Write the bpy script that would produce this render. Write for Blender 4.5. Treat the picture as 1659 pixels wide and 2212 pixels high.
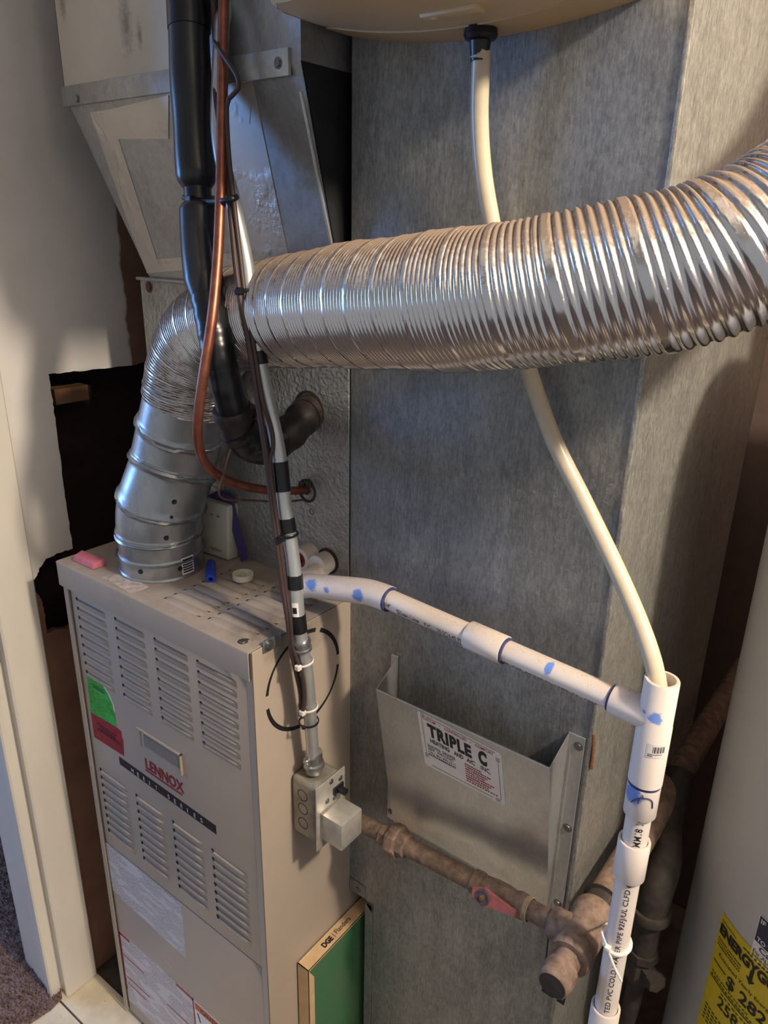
import bpy, bmesh, math, random
import numpy as np
from mathutils import Vector, Matrix
random.seed(7)
for o in list(bpy.data.objects): bpy.data.objects.remove(o)
SC = bpy.context.scene
COL = SC.collection

# ------------------------------------------------------------------ camera
# X runs along the furnace front, Y goes back into the closet, Z is up (metres).
FPX, CX, CY = 1625.0, 829.5, 1106.0
RW = np.array([[0.79357176, -0.22726298, 0.56444256],
               [0.60820251, 0.26841777, -0.74702183],
               [0.018264, 0.9361108, 0.35123068]])
CAM = np.array([0.6343, -0.5603, 1.5371])
cd = bpy.data.cameras.new('camera'); co = bpy.data.objects.new('camera', cd); COL.objects.link(co)
cd.sensor_fit = 'VERTICAL'; cd.sensor_height = 24.0; cd.lens = FPX / 2212.0 * 24.0
cd.clip_start = 0.02; cd.clip_end = 50
m = Matrix.Identity(4)
for i in range(3):
    for j in range(3): m[i][j] = float(RW[i, j])
    m[i][3] = float(CAM[i])
co.matrix_world = m
SC.camera = co
def ray(px, py): return RW @ np.array([(px - CX) / FPX, -(py - CY) / FPX, -1.0])
def at(px, py, X=None, Y=None, Z=None, D=None):
    """the point of the room seen at a pixel, on a plane of known X, Y or Z (or at a known depth)"""
    r = ray(px, py)
    if D is not None: t = D
    elif X is not None: t = (X - CAM[0]) / r[0]
    elif Y is not None: t = (Y - CAM[1]) / r[1]
    else: t = (Z - CAM[2]) / r[2]
    return Vector((CAM + r * t).tolist())
def at_plane(px, py, p0, n):
    r = Vector(ray(px, py).tolist()); c = Vector(CAM.tolist())
    return c + r * ((p0 - c).dot(n) / r.dot(n))

# ------------------------------------------------------------------ light
W = bpy.data.worlds.new('room_light'); SC.world = W; W.use_nodes = True
bg = W.node_tree.nodes['Background']; bg.inputs[0].default_value = (0.92, 0.95, 1.0, 1); bg.inputs[1].default_value = 0.36
def lamp(name, kind, loc, energy, color, size=0.2, target=None, size_y=None):
    d = bpy.data.lights.new(name, kind); d.energy = energy; d.color = color
    o = bpy.data.objects.new(name, d); COL.objects.link(o); o.location = loc
    if kind == 'AREA':
        d.size = size
        if size_y: d.shape = 'RECTANGLE'; d.size_y = size_y
        o.rotation_euler = (Vector(target) - Vector(loc)).to_track_quat('-Z', 'Y').to_euler()
    else: d.shadow_soft_size = size
    return o
lamp('ceiling_lamp', 'POINT', (1.45, -0.04, 2.24), 124, (1.0, 0.86, 0.69), 0.06)
lamp('window_daylight', 'AREA', (-2.4, -0.98, 1.6), 30, (0.16, 0.42, 1.0), 0.5, (-0.1, 0.1, 1.4), 0.9)
SC.view_settings.view_transform = 'Standard'; SC.view_settings.look = 'None'
SC.view_settings.gamma = 1.0; SC.view_settings.use_curve_mapping = False
SC.view_settings.exposure = 0.12

# ------------------------------------------------------------------ materials
MATS = {}
class G:
    """small node-graph helper"""
    def __init__(s, name):
        s.m = bpy.data.materials.new(name); s.m.use_nodes = True; s.t = s.m.node_tree
        s.b = s.t.nodes['Principled BSDF']; s.pos = None
    def n(s, typ, **k):
        x = s.t.nodes.new(typ)
        for a, v in k.items(): setattr(x, a, v)
        return x
    def link(s, a, b): s.t.links.new(a, b)
    def position(s):
        if s.pos is None: s.pos = s.n('ShaderNodeNewGeometry')
        return s.pos.outputs['Position']
    def vec(s, scale=(1, 1, 1)):
        mp = s.n('ShaderNodeMapping'); mp.inputs['Scale'].default_value = scale
        s.link(s.position(), mp.inputs['Vector']); return mp.outputs[0]
    def noise(s, scale=10, detail=3, rough=0.55, stretch=(1, 1, 1)):
        x = s.n('ShaderNodeTexNoise'); x.inputs['Scale'].default_value = scale
        x.inputs['Detail'].default_value = detail; x.inputs['Roughness'].default_value = rough
        s.link(s.vec(stretch), x.inputs['Vector']); return x.outputs['Fac']
    def voro(s, scale=50, stretch=(1, 1, 1), feature='F1', out='Distance'):
        x = s.n('ShaderNodeTexVoronoi', feature=feature); x.inputs['Scale'].default_value = scale
        s.link(s.vec(stretch), x.inputs['Vector']); return x.outputs[out]
    def ramp(s, fac, stops):
        x = s.n('ShaderNodeValToRGB'); e = x.color_ramp.elements
        while len(e) < len(stops): e.new(0.5)
        for i, (p, c) in enumerate(stops):
            e[i].position = p; e[i].color = (c, c, c, 1) if not hasattr(c, '__len__') else (*c, 1)
        s.link(fac, x.inputs[0]); return x.outputs[0]
    def math(s, op, a, b=0.0, c=None):
        x = s.n('ShaderNodeMath', operation=op)
        for i, v in enumerate((a, b, c)):
            if v is None: continue
            if isinstance(v, (int, float)): x.inputs[i].default_value = v
            else: s.link(v, x.inputs[i])
        return x.outputs[0]
    def mix(s, fac, a, b):
        x = s.n('ShaderNodeMix', data_type='RGBA')
        for sock, v in ((x.inputs[0], fac), (x.inputs[6], a), (x.inputs[7], b)):
            if hasattr(v, 'is_output'): s.link(v, sock)
            elif isinstance(v, (int, float)): sock.default_value = v
            else: sock.default_value = (*v, 1)
        return x.outputs[2]
    def bump(s, h, strength=0.3, dist=0.001):
        x = s.n('ShaderNodeBump'); x.inputs['Strength'].default_value = strength; x.inputs['Distance'].default_value = dist
        s.link(h, x.inputs['Height']); s.link(x.outputs[0], s.b.inputs['Normal'])
    def ball(s, c, r, soft=0.5, wob=0.0, wscale=150, stretch=(1, 1, 1)):
        """1 inside a ragged ball round a point, 0 outside"""
        sub = s.n('ShaderNodeVectorMath', operation='SUBTRACT'); s.link(s.position(), sub.inputs[0]); sub.inputs[1].default_value = c
        mul = s.n('ShaderNodeVectorMath', operation='MULTIPLY'); s.link(sub.outputs[0], mul.inputs[0]); mul.inputs[1].default_value = stretch
        ln = s.n('ShaderNodeVectorMath', operation='LENGTH'); s.link(mul.outputs[0], ln.inputs[0])
        d = s.math('DIVIDE', ln.outputs['Value'], r)
        if wob:
            d = s.math('ADD', d, s.math('MULTIPLY', s.math('SUBTRACT', s.noise(wscale, 4, 0.7), 0.5), wob))
        return s.ramp(d, [(1 - soft, 1.0), (1.0, 0.0)])
    def set(s, **k):
        for a, v in k.items():
            sock = s.b.inputs[a.replace('_', ' ')]
            if hasattr(v, 'is_output'): s.link(v, sock)
            elif hasattr(v, '__len__') and len(v) == 3: sock.default_value = (*v, 1)
            else: sock.default_value = v
        return s.m
def lin(r, g, b):
    f = lambda c: (c / 255 / 12.92) if c / 255 <= 0.04045 else ((c / 255 + 0.055) / 1.055) ** 2.4
    return (f(r), f(g), f(b))
def plain(name, col, rough=0.5, metal=0.0, var=0.12, scale=30, bump=0.0, bscale=200, stretch=(1, 1, 1), spec=0.5):
    """one colour with a little grain, wear and relief"""
    if name in MATS: return MATS[name]
    g = G(name)
    c2 = tuple(max(0, c * (1 - var * 2)) for c in col)
    base = g.mix(g.ramp(g.noise(scale, 4, 0.6, stretch), [(0.35, 0.0), (0.7, 1.0)]), col, c2) if var else col
    if bump: g.bump(g.noise(bscale, 3, 0.6, stretch), bump)
    MATS[name] = g.set(Base_Color=base, Roughness=rough, Metallic=metal, Specular_IOR_Level=spec)
    return MATS[name]

def m_galv(name, a, b, rough=0.42, metal=0.75, spang=45, bump=0.15, streak=0.5, extra=None, spk=0.14, fine=0.0):
    g = G(name)
    v = g.n('ShaderNodeTexVoronoi', feature='F1'); v.inputs['Scale'].default_value = spang
    warp = g.n('ShaderNodeVectorMath', operation='ADD')
    nz = g.n('ShaderNodeTexNoise'); nz.inputs['Scale'].default_value = 60
    g.link(g.vec((1, 1, .45)), warp.inputs[0]); g.link(g.position(), nz.inputs['Vector'])
    sc = g.n('ShaderNodeVectorMath', operation='SCALE'); sc.inputs['Scale'].default_value = 0.03
    g.link(nz.outputs['Color'], sc.inputs[0]); g.link(sc.outputs[0], warp.inputs[1]); g.link(warp.outputs[0], v.inputs['Vector'])
    sep = g.n('ShaderNodeSeparateColor'); g.link(v.outputs['Color'], sep.inputs[0])
    st = g.noise(38, 5, 0.65, (1, 1, 0.07))
    f = g.math('ADD', g.math('MULTIPLY', sep.outputs[0], spk), g.math('MULTIPLY', st, streak))
    f = g.math('ADD', f, g.math('MULTIPLY', g.noise(9, 4, 0.7), 0.45))
    col = g.mix(g.ramp(f, [(0.3, 0.0), (0.8, 1.0)]), a, b)
    if extra: col = extra(g, col)
    if fine:
        fl_n = g.noise(420, 5, 0.75, (1, 1, 0.16)); fk = g.noise(260, 4, 0.8, (1, 1, 0.55))
        f2 = g.math('ADD', g.math('MULTIPLY', fl_n, 0.6), g.math('MULTIPLY', fk, 0.5))
        col = g.mix(g.math('MULTIPLY', g.ramp(f2, [(0.40, 1.0), (0.58, 0.0)]), fine), col, tuple(x * 0.45 for x in a))
        col = g.mix(g.math('MULTIPLY', g.ramp(f2, [(0.56, 0.0), (0.74, 1.0)]), fine), col, tuple(min(1, x * 1.35) for x in b))
    r = g.math('ADD', rough, g.math('MULTIPLY', g.math('SUBTRACT', g.noise(70, 3), 0.5), 0.25))
    if bump: g.bump(g.math('ADD', g.noise(160, 4, 0.7, (1, 1, 0.35)), g.math('MULTIPLY', sep.outputs[1], 0.5)), bump, 0.0006)
    MATS[name] = g.set(Base_Color=col, Roughness=r, Metallic=metal); return MATS[name]

m_galv('galv_duct', lin(116, 117, 117), lin(156, 157, 156), rough=0.5, metal=0.55, spang=80, bump=0.9, streak=0.6, fine=0.5)
m_galv('galv_side', lin(140, 139, 133), lin(186, 184, 176), rough=0.40, metal=0.55, spang=110, bump=0.8, fine=0.7)
m_galv('galv_bright', lin(184, 185, 184), lin(222, 222, 220), rough=0.36, metal=0.75, fine=0.18, spang=70, bump=0.05, streak=0.2, spk=0.08)
m_galv('galv_plenum', lin(150, 151, 152), lin(190, 192, 194), rough=0.4, metal=0.6, fine=0.15, spang=140, bump=0.1, streak=0.3)
m_galv('galv_pipe', lin(165, 168, 170), lin(200, 203, 205), rough=0.34, metal=0.85, spang=60, bump=0.06, streak=0.15)
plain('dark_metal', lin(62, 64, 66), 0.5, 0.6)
plain('black', (0.004, 0.004, 0.006), 0.7, var=0)
plain('screw', lin(150, 150, 148), 0.35, 0.9, var=0.2, scale=300)

def m_stucco():
    g = G('stucco_metal')
    v = g.n('ShaderNodeTexVoronoi', feature='SMOOTH_F1'); v.inputs['Scale'].default_value = 170
    w = g.n('ShaderNodeVectorMath', operation='ADD'); nz = g.n('ShaderNodeTexNoise'); nz.inputs['Scale'].default_value = 120
    g.link(g.position(), nz.inputs['Vector']); sc = g.n('ShaderNodeVectorMath', operation='SCALE'); sc.inputs['Scale'].default_value = 0.012
    g.link(nz.outputs['Color'], sc.inputs[0]); g.link(g.position(), w.inputs[0]); g.link(sc.outputs[0], w.inputs[1]); g.link(w.outputs[0], v.inputs['Vector'])
    g.bump(v.outputs['Distance'], 0.55, 0.0022)
    col = g.mix(g.ramp(g.noise(14, 5, 0.7), [(0.35, 0.0), (0.75, 1.0)]), lin(178, 178, 175), lin(140, 138, 133))
    MATS['stucco'] = g.set(Base_Color=col, Roughness=0.38, Metallic=0.55)
m_stucco()
def m_paint(name, col, dust):
    g = G(name)
    up = g.n('ShaderNodeSeparateXYZ'); geo = g.n('ShaderNodeNewGeometry'); g.link(geo.outputs['Normal'], up.inputs[0])
    dmask = g.math('MULTIPLY', g.ramp(up.outputs[2], [(0.6, 0.0), (0.95, 1.0)]), g.ramp(g.noise(26, 5, 0.7), [(0.3, 0.35), (0.65, 1.0)]))
    c = g.mix(g.math('MULTIPLY', dmask, dust), col, lin(120, 105, 92))
    c = g.mix(g.ramp(g.noise(7, 4, 0.6), [(0.45, 0.0), (0.8, 0.25)]), c, tuple(x * 0.7 for x in col))
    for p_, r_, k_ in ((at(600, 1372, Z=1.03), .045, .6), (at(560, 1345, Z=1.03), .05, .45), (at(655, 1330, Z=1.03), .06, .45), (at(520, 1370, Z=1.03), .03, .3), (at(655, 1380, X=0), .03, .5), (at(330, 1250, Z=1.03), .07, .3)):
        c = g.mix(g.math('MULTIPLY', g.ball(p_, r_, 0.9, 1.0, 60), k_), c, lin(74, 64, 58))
    g.bump(g.noise(500, 2), 0.06, 0.0005)
    MATS[name] = g.set(Base_Color=c, Roughness=g.math('ADD', 0.4, g.math('MULTIPLY', dmask, 0.4)))
m_paint('furnace_paint', lin(170, 156, 141), 0.5)
plain('label_white', lin(232, 226, 223), 0.5, var=0.05)
plain('red_ink', lin(165, 28, 52), 0.5, var=0.1)
plain('dark_ink', lin(22, 22, 28), 0.5, var=0)
plain('brand_red', lin(140, 26, 50), 0.45, var=0.05)
plain('stripe_ink', lin(24, 24, 32), 0.35, var=0)
plain('silver_ink', lin(205, 205, 208), 0.4, var=0)
def m_print(name, paper, ink, rows, dens, axes='XZ', solid=None):
    """paper with rows of print far too small to read"""
    g = G(name)
    s = g.n('ShaderNodeSeparateXYZ'); g.link(g.position(), s.inputs[0])
    zz = g.math('FRACT', g.math('MULTIPLY', s.outputs[2], rows))
    line = g.ramp(zz, [(0.3, 0.0), (0.38, 1.0), (0.82, 1.0), (0.9, 0.0)])
    n = g.noise(1.0, 2, 0.6, (dens, dens, rows * 1.0))
    mk = g.math('MULTIPLY', line, g.ramp(n, [(0.42, 0.0), (0.5, 1.0)]))
    para = g.ramp(g.noise(1.0, 1, 0.4, (22, 22, 70)), [(0.40, 0.15), (0.46, 1.0)])
    mk = g.math('MULTIPLY', mk, para)
    MATS[name] = g.set(Base_Color=g.mix(g.math('MULTIPLY', mk, 0.85), paper, ink), Roughness=0.5)
m_print('fine_print', lin(208, 203, 204), lin(110, 106, 110), 330, 420)
m_print('fine_print_dense', lin(206, 200, 202), lin(96, 92, 96), 420, 520)
m_print('green_print', lin(52, 186, 74), lin(22, 92, 38), 260, 330)
m_print('red_print', lin(166, 26, 48), lin(60, 8, 20), 260, 330)
m_print('yellow_print', lin(214, 190, 30), lin(70, 60, 20), 330, 380)

def m_flex():
    g = G('flex_foil')
    geo = g.n('ShaderNodeNewGeometry'); sp = g.n('ShaderNodeSeparateXYZ'); g.link(geo.outputs['Normal'], sp.inputs[0])
    h = g.math('ADD', sp.outputs[2], g.math('MULTIPLY', g.math('SUBTRACT', g.noise(120, 4, 0.7), 0.5), 0.9))
    d = g.ramp(h, [(0.30, 0.0), (0.72, 1.0)])
    spots = g.math('MULTIPLY', g.ramp(g.noise(420, 3, 0.6), [(0.62, 0.0), (0.7, 1.0)]), g.ramp(sp.outputs[2], [(-0.1, 0.0), (0.45, 0.8)]))
    d = g.math('MAXIMUM', d, spots)
    for c, r in ((at(843, 700, D=0.74), 0.011), (at(928, 664, D=0.68), 0.008), (at(882, 676, D=0.71), 0.007), (at(735, 640, D=0.8), 0.006)):
        d = g.math('MAXIMUM', d, g.math('MULTIPLY', g.ball(c, r, 0.5, 0.9, 260), 0.75))
    col = g.mix(d, lin(214, 211, 210), lin(128, 111, 96))
    MATS['flex'] = g.set(Base_Color=col, Metallic=g.math('SUBTRACT', 1.0, g.math('MULTIPLY', d, 0.95)), Roughness=g.math('ADD', 0.2, g.math('MULTIPLY', d, 0.6)))
m_flex()
def m_tape():
    g = G('foil_tape')
    h = g.math('ABSOLUTE', g.math('SUBTRACT', g.noise(26, 4, 0.6), 0.5))
    mk = g.ramp(g.noise(13, 3, 0.6), [(0.50, 0.0), (0.66, 1.0)])
    h = g.math('ADD', g.math('MULTIPLY', g.ramp(h, [(0.0, 0.0), (0.12, 1.0)]), mk), g.math('MULTIPLY', g.noise(30, 3), 0.15))
    g.bump(h, 0.6, 0.0016)
    MATS['tape'] = g.set(Base_Color=g.mix(g.noise(12, 4), lin(208, 202, 196), lin(182, 177, 171)), Metallic=0.6, Roughness=0.4)
m_tape()
plain('beige_sheet', lin(190, 184, 174), 0.45, 0.35, var=0.06, scale=6)
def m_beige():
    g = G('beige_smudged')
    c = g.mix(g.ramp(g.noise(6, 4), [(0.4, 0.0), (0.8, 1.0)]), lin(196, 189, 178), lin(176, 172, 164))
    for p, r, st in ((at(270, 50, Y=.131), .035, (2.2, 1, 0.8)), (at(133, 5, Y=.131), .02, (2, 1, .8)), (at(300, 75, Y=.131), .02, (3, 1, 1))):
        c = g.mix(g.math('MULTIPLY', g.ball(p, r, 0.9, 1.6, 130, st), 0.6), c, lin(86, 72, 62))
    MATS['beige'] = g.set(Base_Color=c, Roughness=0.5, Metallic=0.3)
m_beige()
plain('tan_plastic', lin(196, 172, 132), 0.5, var=0.04, scale=8)
plain('tan_plastic_light', lin(206, 184, 146), 0.45, var=0.04, scale=8)
plain('black_plastic', lin(20, 21, 26), 0.35, var=0.1)
plain('copper', lin(158, 98, 78), 0.40, 0.8, var=0.22, scale=60)
plain('copper_dull', lin(120, 82, 68), 0.55, 0.4, var=0.25, scale=120)
plain('cable_brown', lin(66, 50, 46), 0.5, var=0.1)
def m_insul():
    g = G('black_insulation')
    c = g.mix(g.math('MULTIPLY', g.ramp(g.noise(40, 5, 0.7), [(0.56, 0.0), (0.78, 1.0)]), 0.35), lin(32, 32, 36), lin(104, 96, 90))
    g.bump(g.noise(300, 3), 0.1, 0.0006)
    MATS['insul'] = g.set(Base_Color=c, Roughness=0.3)
m_insul()
plain('black_tape', lin(22, 22, 26), 0.3, var=0.15, scale=90)
plain('grimy_tape', lin(54, 46, 42), 0.5, var=0.35, scale=70, bump=0.4, bscale=160)
plain('emt', lin(206, 208, 208), 0.34, 0.7, var=0.1, scale=120, stretch=(1, 1, .15))
plain('zinc', lin(188, 190, 190), 0.28, 0.9, var=0.15, scale=160)
plain('box_metal', lin(160, 155, 146), 0.45, 0.6, var=0.2, scale=50)
plain('cover_metal', lin(206, 202, 194), 0.38, 0.6, var=0.12, scale=70)
def m_pvc(name, blue=()):
    g = G(name)
    geo = g.n('ShaderNodeNewGeometry'); sp = g.n('ShaderNodeSeparateXYZ'); g.link(geo.outputs['Normal'], sp.inputs[0])
    up = g.ramp(g.math('ADD', sp.outputs[2], g.math('MULTIPLY', g.math('SUBTRACT', g.noise(18, 3), 0.5), 0.8)), [(0.25, 0.0), (0.9, 1.0)])
    c = g.mix(g.math('MULTIPLY', up, 0.5), lin(226, 215, 207), lin(172, 150, 128))
    sk = g.math('MULTIPLY', g.ramp(g.noise(520, 3, 0.6), [(0.62, 0.0), (0.7, 1.0)]), g.math('ADD', g.math('MULTIPLY', up, 0.75), 0.06))
    c = g.mix(sk, c, lin(84, 66, 54))
    for p, r, st in blue:
        c = g.mix(g.math('MULTIPLY', g.ball(p, r, 0.35, 1.3, 240, st), 0.85), c, lin(62, 122, 208))
    MATS[name] = g.set(Base_Color=c, Roughness=0.36); return MATS[name]
plain('pvc_dark_glue', lin(70, 74, 120), 0.4, var=0.3, scale=200)
plain('vinyl_tube', lin(206, 192, 166), 0.28, var=0.06, scale=60)
plain('black_iron', lin(140, 117, 102), 0.75, 0.1, var=0.3, scale=80, bump=0.35, bscale=220)
plain('iron_dark', lin(62, 54, 48), 0.7, 0.1, var=0.3, scale=60, bump=0.3, bscale=220)
plain('sealant', lin(178, 158, 132), 0.7, var=0.15, scale=120)
plain('faded_red', lin(172, 98, 96), 0.55, var=0.2, scale=120)
plain('valve_disc', lin(96, 88, 100), 0.5, 0.3, var=0.2, scale=300)
plain('brass', lin(170, 140, 90), 0.4, 0.8, var=0.2, scale=200)
plain('tank_paint', lin(188, 186, 186), 0.35, var=0.04, scale=5)
plain('navy_ink', lin(30, 30, 62), 0.4, var=0)
plain('cardboard', lin(208, 176, 134), 0.75, var=0.1, scale=40, stretch=(1, 1, 1))
def m_green():
    g = G('filter_media')
    c = g.mix(g.ramp(g.noise(16, 5, 0.65, (1, 1, .35)), [(0.3, 0.0), (0.7, 1.0)]), lin(44, 112, 66), lin(82, 108, 80))
    g.bump(g.noise(260, 4, 0.7), 0.5, 0.002)
    MATS['filter_green'] = g.set(Base_Color=c, Roughness=0.8)
m_green()
plain('pink_rubber', lin(218, 122, 136), 0.7, var=0.1, scale=120)
plain('blue_plastic', lin(46, 72, 190), 0.4, var=0.08, scale=80)
plain('ivory_plastic', lin(220, 212, 190), 0.45, var=0.05, scale=40)
plain('device_plastic', lin(200, 196, 178), 0.5, var=0.05, scale=40)
plain('purple_cloth', lin(70, 58, 112), 0.6, var=0.12, scale=60)
plain('white_nylon', lin(226, 218, 210), 0.45, var=0.06, scale=80)
plain('red_plug', lin(140, 44, 46), 0.6, var=0.3, scale=120)
plain('white_trim', lin(226, 218, 206), 0.4, var=0.06, scale=9, stretch=(1, 1, .3))
plain('ceiling_white', lin(210, 206, 200), 0.8, var=0.03)
plain('dark_wall', lin(96, 78, 72), 0.8, var=0.1)
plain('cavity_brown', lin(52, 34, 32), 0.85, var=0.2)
plain('stud_wood', lin(150, 112, 80), 0.8, var=0.2, scale=30, stretch=(1, 1, .1))
def m_wall():
    g = G('closet_wall_paint')
    s = g.n('ShaderNodeSeparateXYZ'); g.link(g.position(), s.inputs[0])
    edge = g.math('ADD', s.outputs[1], g.math('MULTIPLY', g.math('SUBTRACT', g.noise(14, 3, 0.6), 0.5), 0.03))
    b1 = g.ramp(edge, [(0.2615, 0.0), (0.2635, 1.0)])
    low = g.math('ADD', s.outputs[2], g.math('MULTIPLY', g.math('SUBTRACT', g.noise(30, 4, 0.7), 0.5), 0.05))
    b2 = g.math('SUBTRACT', 1.0, g.ramp(low, [(0.918, 0.0), (0.926, 1.0)]))
    mk = g.math('MAXIMUM', b1, b2)
    white = g.mix(g.ramp(g.noise(4, 4, 0.6), [(0.4, 0.0), (0.75, 1.0)]), lin(224, 218, 212), lin(204, 198, 192))
    brown = g.mix(g.ramp(g.noise(9, 4, 0.6), [(0.4, 0.0), (0.7, 1.0)]), lin(142, 106, 86), lin(122, 88, 72))
    g.bump(g.noise(90, 4, 0.6), 0.12, 0.001)
    MATS['wall'] = g.set(Base_Color=g.mix(mk, white, brown), Roughness=0.6)
m_wall()
def m_tile():
    g = G('cream_tile')
    c = g.mix(g.ramp(g.noise(22, 5, 0.7), [(0.4, 0.0), (0.75, 1.0)]), lin(226, 212, 184), lin(204, 190, 166))
    c = g.mix(g.ramp(g.noise(90, 4, 0.7), [(0.66, 0.0), (0.72, 0.8)]), c, lin(96, 84, 70))
    MATS['tile'] = g.set(Base_Color=c, Roughness=0.4)
m_tile()
plain('concrete', lin(96, 84, 76), 0.85, var=0.25, scale=30, bump=0.4, bscale=120)
def m_carpet():
    g = G('carpet_yarn')
    c = g.mix(g.ramp(g.noise(240, 3, 0.7), [(0.35, 0.0), (0.65, 1.0)]), lin(148, 122, 114), lin(80, 62, 60))
    MATS['carpet'] = g.set(Base_Color=c, Roughness=0.95)
m_carpet()

# ------------------------------------------------------------------ mesh helpers
def V(*a): return Vector(a)
def catmull(pts, step=0.004):
    P = [Vector(p) for p in pts]
    if len(P) == 2:
        n = max(2, int((P[1] - P[0]).length / step)); return [P[0].lerp(P[1], i / n) for i in range(n + 1)]
    P = [P[0] * 2 - P[1]] + P + [P[-1] * 2 - P[-2]]
    out = []
    for i in range(1, len(P) - 2):
        a, b, c, d = P[i - 1], P[i], P[i + 1], P[i + 2]
        n = max(2, int((c - b).length / step))
        for k in range(n):
            t = k / n
            out.append(0.5 * ((2 * b) + (c - a) * t + (2 * a - 5 * b + 4 * c - d) * t * t + (3 * b - a - 3 * c + d) * t ** 3))
    out.append(P[-2].copy()); return out
def frames(path):
    T = []
    for i in range(len(path)):
        t = path[min(i + 1, len(path) - 1)] - path[max(i - 1, 0)]
        T.append(t.normalized())
    up = V(0, 0, 1) if abs(T[0].z) < 0.9 else V(0, 1, 0)
    n = (up - T[0] * up.dot(T[0])).normalized(); out = []
    for i, t in enumerate(T):
        n = (n - t * n.dot(t)).normalized(); out.append((n.copy(), t.cross(n), t))
    return out
class MB:
    def __init__(s): s.v = []; s.f = []; s.mi = []; s.m = 0
    def mat(s, i): s.m = i; return s
    def add(s, vs, fs):
        o = len(s.v); s.v += [Vector(v) for v in vs]
        for f in fs: s.f.append([i + o for i in f]); s.mi.append(s.m)
        return s
    def box(s, lo, hi):
        a, b = lo, hi
        vs = [(x, y, z) for x in (a[0], b[0]) for y in (a[1], b[1]) for z in (a[2], b[2])]
        return s.add(vs, [(0, 1, 3, 2), (4, 6, 7, 5), (0, 4, 5, 1), (2, 3, 7, 6), (0, 2, 6, 4), (1, 5, 7, 3)])
    def rbox(s, lo, hi, r=0.003, seg=2, M=None):
        bm = bmesh.new(); bmesh.ops.create_cube(bm, size=1)
        for v in bm.verts: v.co = V(*[(lo[i] + hi[i]) / 2 + v.co[i] * (hi[i] - lo[i]) for i in range(3)])
        bmesh.ops.bevel(bm, geom=bm.edges[:] , offset=r, segments=seg, profile=0.5, affect='EDGES')
        return s.bm(bm, M)
    def bm(s, bm, M=None):
        bm.verts.index_update()
        vs = [(M @ v.co) if M else v.co.copy() for v in bm.verts]
        s.add(vs, [[v.index for v in f.verts] for f in bm.faces]); bm.free(); return s
    def ring(s, loops, closed=False, caps=True):
        n = len(loops[0]); o = len(s.v)
        fs = []
        L = len(loops)
        for i in range(L if closed else L - 1):
            a, b = i * n, ((i + 1) % L) * n
            for k in range(n): fs.append((a + k, a + (k + 1) % n, b + (k + 1) % n, b + k))
        if caps and not closed:
            fs.append(tuple(reversed(range(n)))); fs.append(tuple(range((L - 1) * n, L * n)))
        return s.add([p for l in loops for p in l], fs)
    def tube(s, pts, r, seg=16, step=0.004, caps=True, smoothpath=True, sq=1.0):
        path = catmull(pts, step) if smoothpath else [Vector(p) for p in pts]
        fr = frames(path); L = [0]
        for i in range(1, len(path)): L.append(L[-1] + (path[i] - path[i - 1]).length)
        loops = []
        for i, p in enumerate(path):
            rr = r(L[i] / L[-1]) if callable(r) else r
            n, b, t = fr[i]
            loops.append([p + (n * math.cos(a) + b * math.sin(a) * sq) * rr for a in [2 * math.pi * k / seg for k in range(seg)]])
        return s.ring(loops, False, caps)
    def lathe(s, p, d, prof, seg=32, caps=True):
        """profile of (distance along d, radius) turned round the axis p + t*d"""
        d = Vector(d).normalized(); p = Vector(p)
        u = V(0, 0, 1) if abs(d.z) < 0.9 else V(1, 0, 0)
        n = (u - d * u.dot(d)).normalized(); b = d.cross(n)
        loops = [[p + d * t + (n * math.cos(a) + b * math.sin(a)) * r for a in [2 * math.pi * k / seg for k in range(seg)]] for t, r in prof]
        return s.ring(loops, False, caps)
    def prism(s, poly, off):
        """polygon (list of points) pushed by a vector"""
        n = len(poly); off = Vector(off); P = [Vector(p) for p in poly]
        return s.add(P + [p + off for p in P], [tuple(range(n)), tuple(reversed(range(n, 2 * n)))] + [(i, (i + 1) % n, n + (i + 1) % n, n + i)[::-1] for i in range(n)])
    def build(s, name, mats, parent=None, base=None, smooth=35):
        me = bpy.data.meshes.new(name)
        base = Vector(base) if base is not None else V(0, 0, 0)
        me.from_pydata([tuple(v - base) for v in s.v], [], s.f)
        for mm in (mats if isinstance(mats, (list, tuple)) else [mats]): me.materials.append(MATS[mm] if isinstance(mm, str) else mm)
        me.polygons.foreach_set('material_index', s.mi)
        bm = bmesh.new(); bm.from_mesh(me); bmesh.ops.recalc_face_normals(bm, faces=bm.faces); bm.to_mesh(me); bm.free()
        if smooth:
            me.polygons.foreach_set('use_smooth', [True] * len(me.polygons)); me.set_sharp_from_angle(angle=math.radians(smooth))
        me.update()
        o = bpy.data.objects.new(name, me); COL.objects.link(o)
        if parent is not None: o.parent = parent
        return o
def tag(o, label=None, cat=None, group=None, kind=None):
    for k, v in (('label', label), ('category', cat), ('group', group), ('kind', kind)):
        if v: o[k] = v
    return o
class T:
    """a thing: an Empty at its base with parts below it"""
    def __init__(s, name, base, label, cat, group=None):
        s.base = Vector(base); s.o = bpy.data.objects.new(name, None); COL.objects.link(s.o); s.o.location = s.base
        s.o.empty_display_size = 0.05; tag(s.o, label, cat, group)
    def part(s, name, mb, mats, under=None, smooth=35, label=None):
        o = mb.build(name, mats, under or s.o, s.base, smooth)
        if label: o['label'] = label
        return o
    def copy_part(s, src, delta, under=None):
        c = src.copy(); COL.objects.link(c); c.parent = under or s.o; c.location = src.location + Vector(delta); return c
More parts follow.
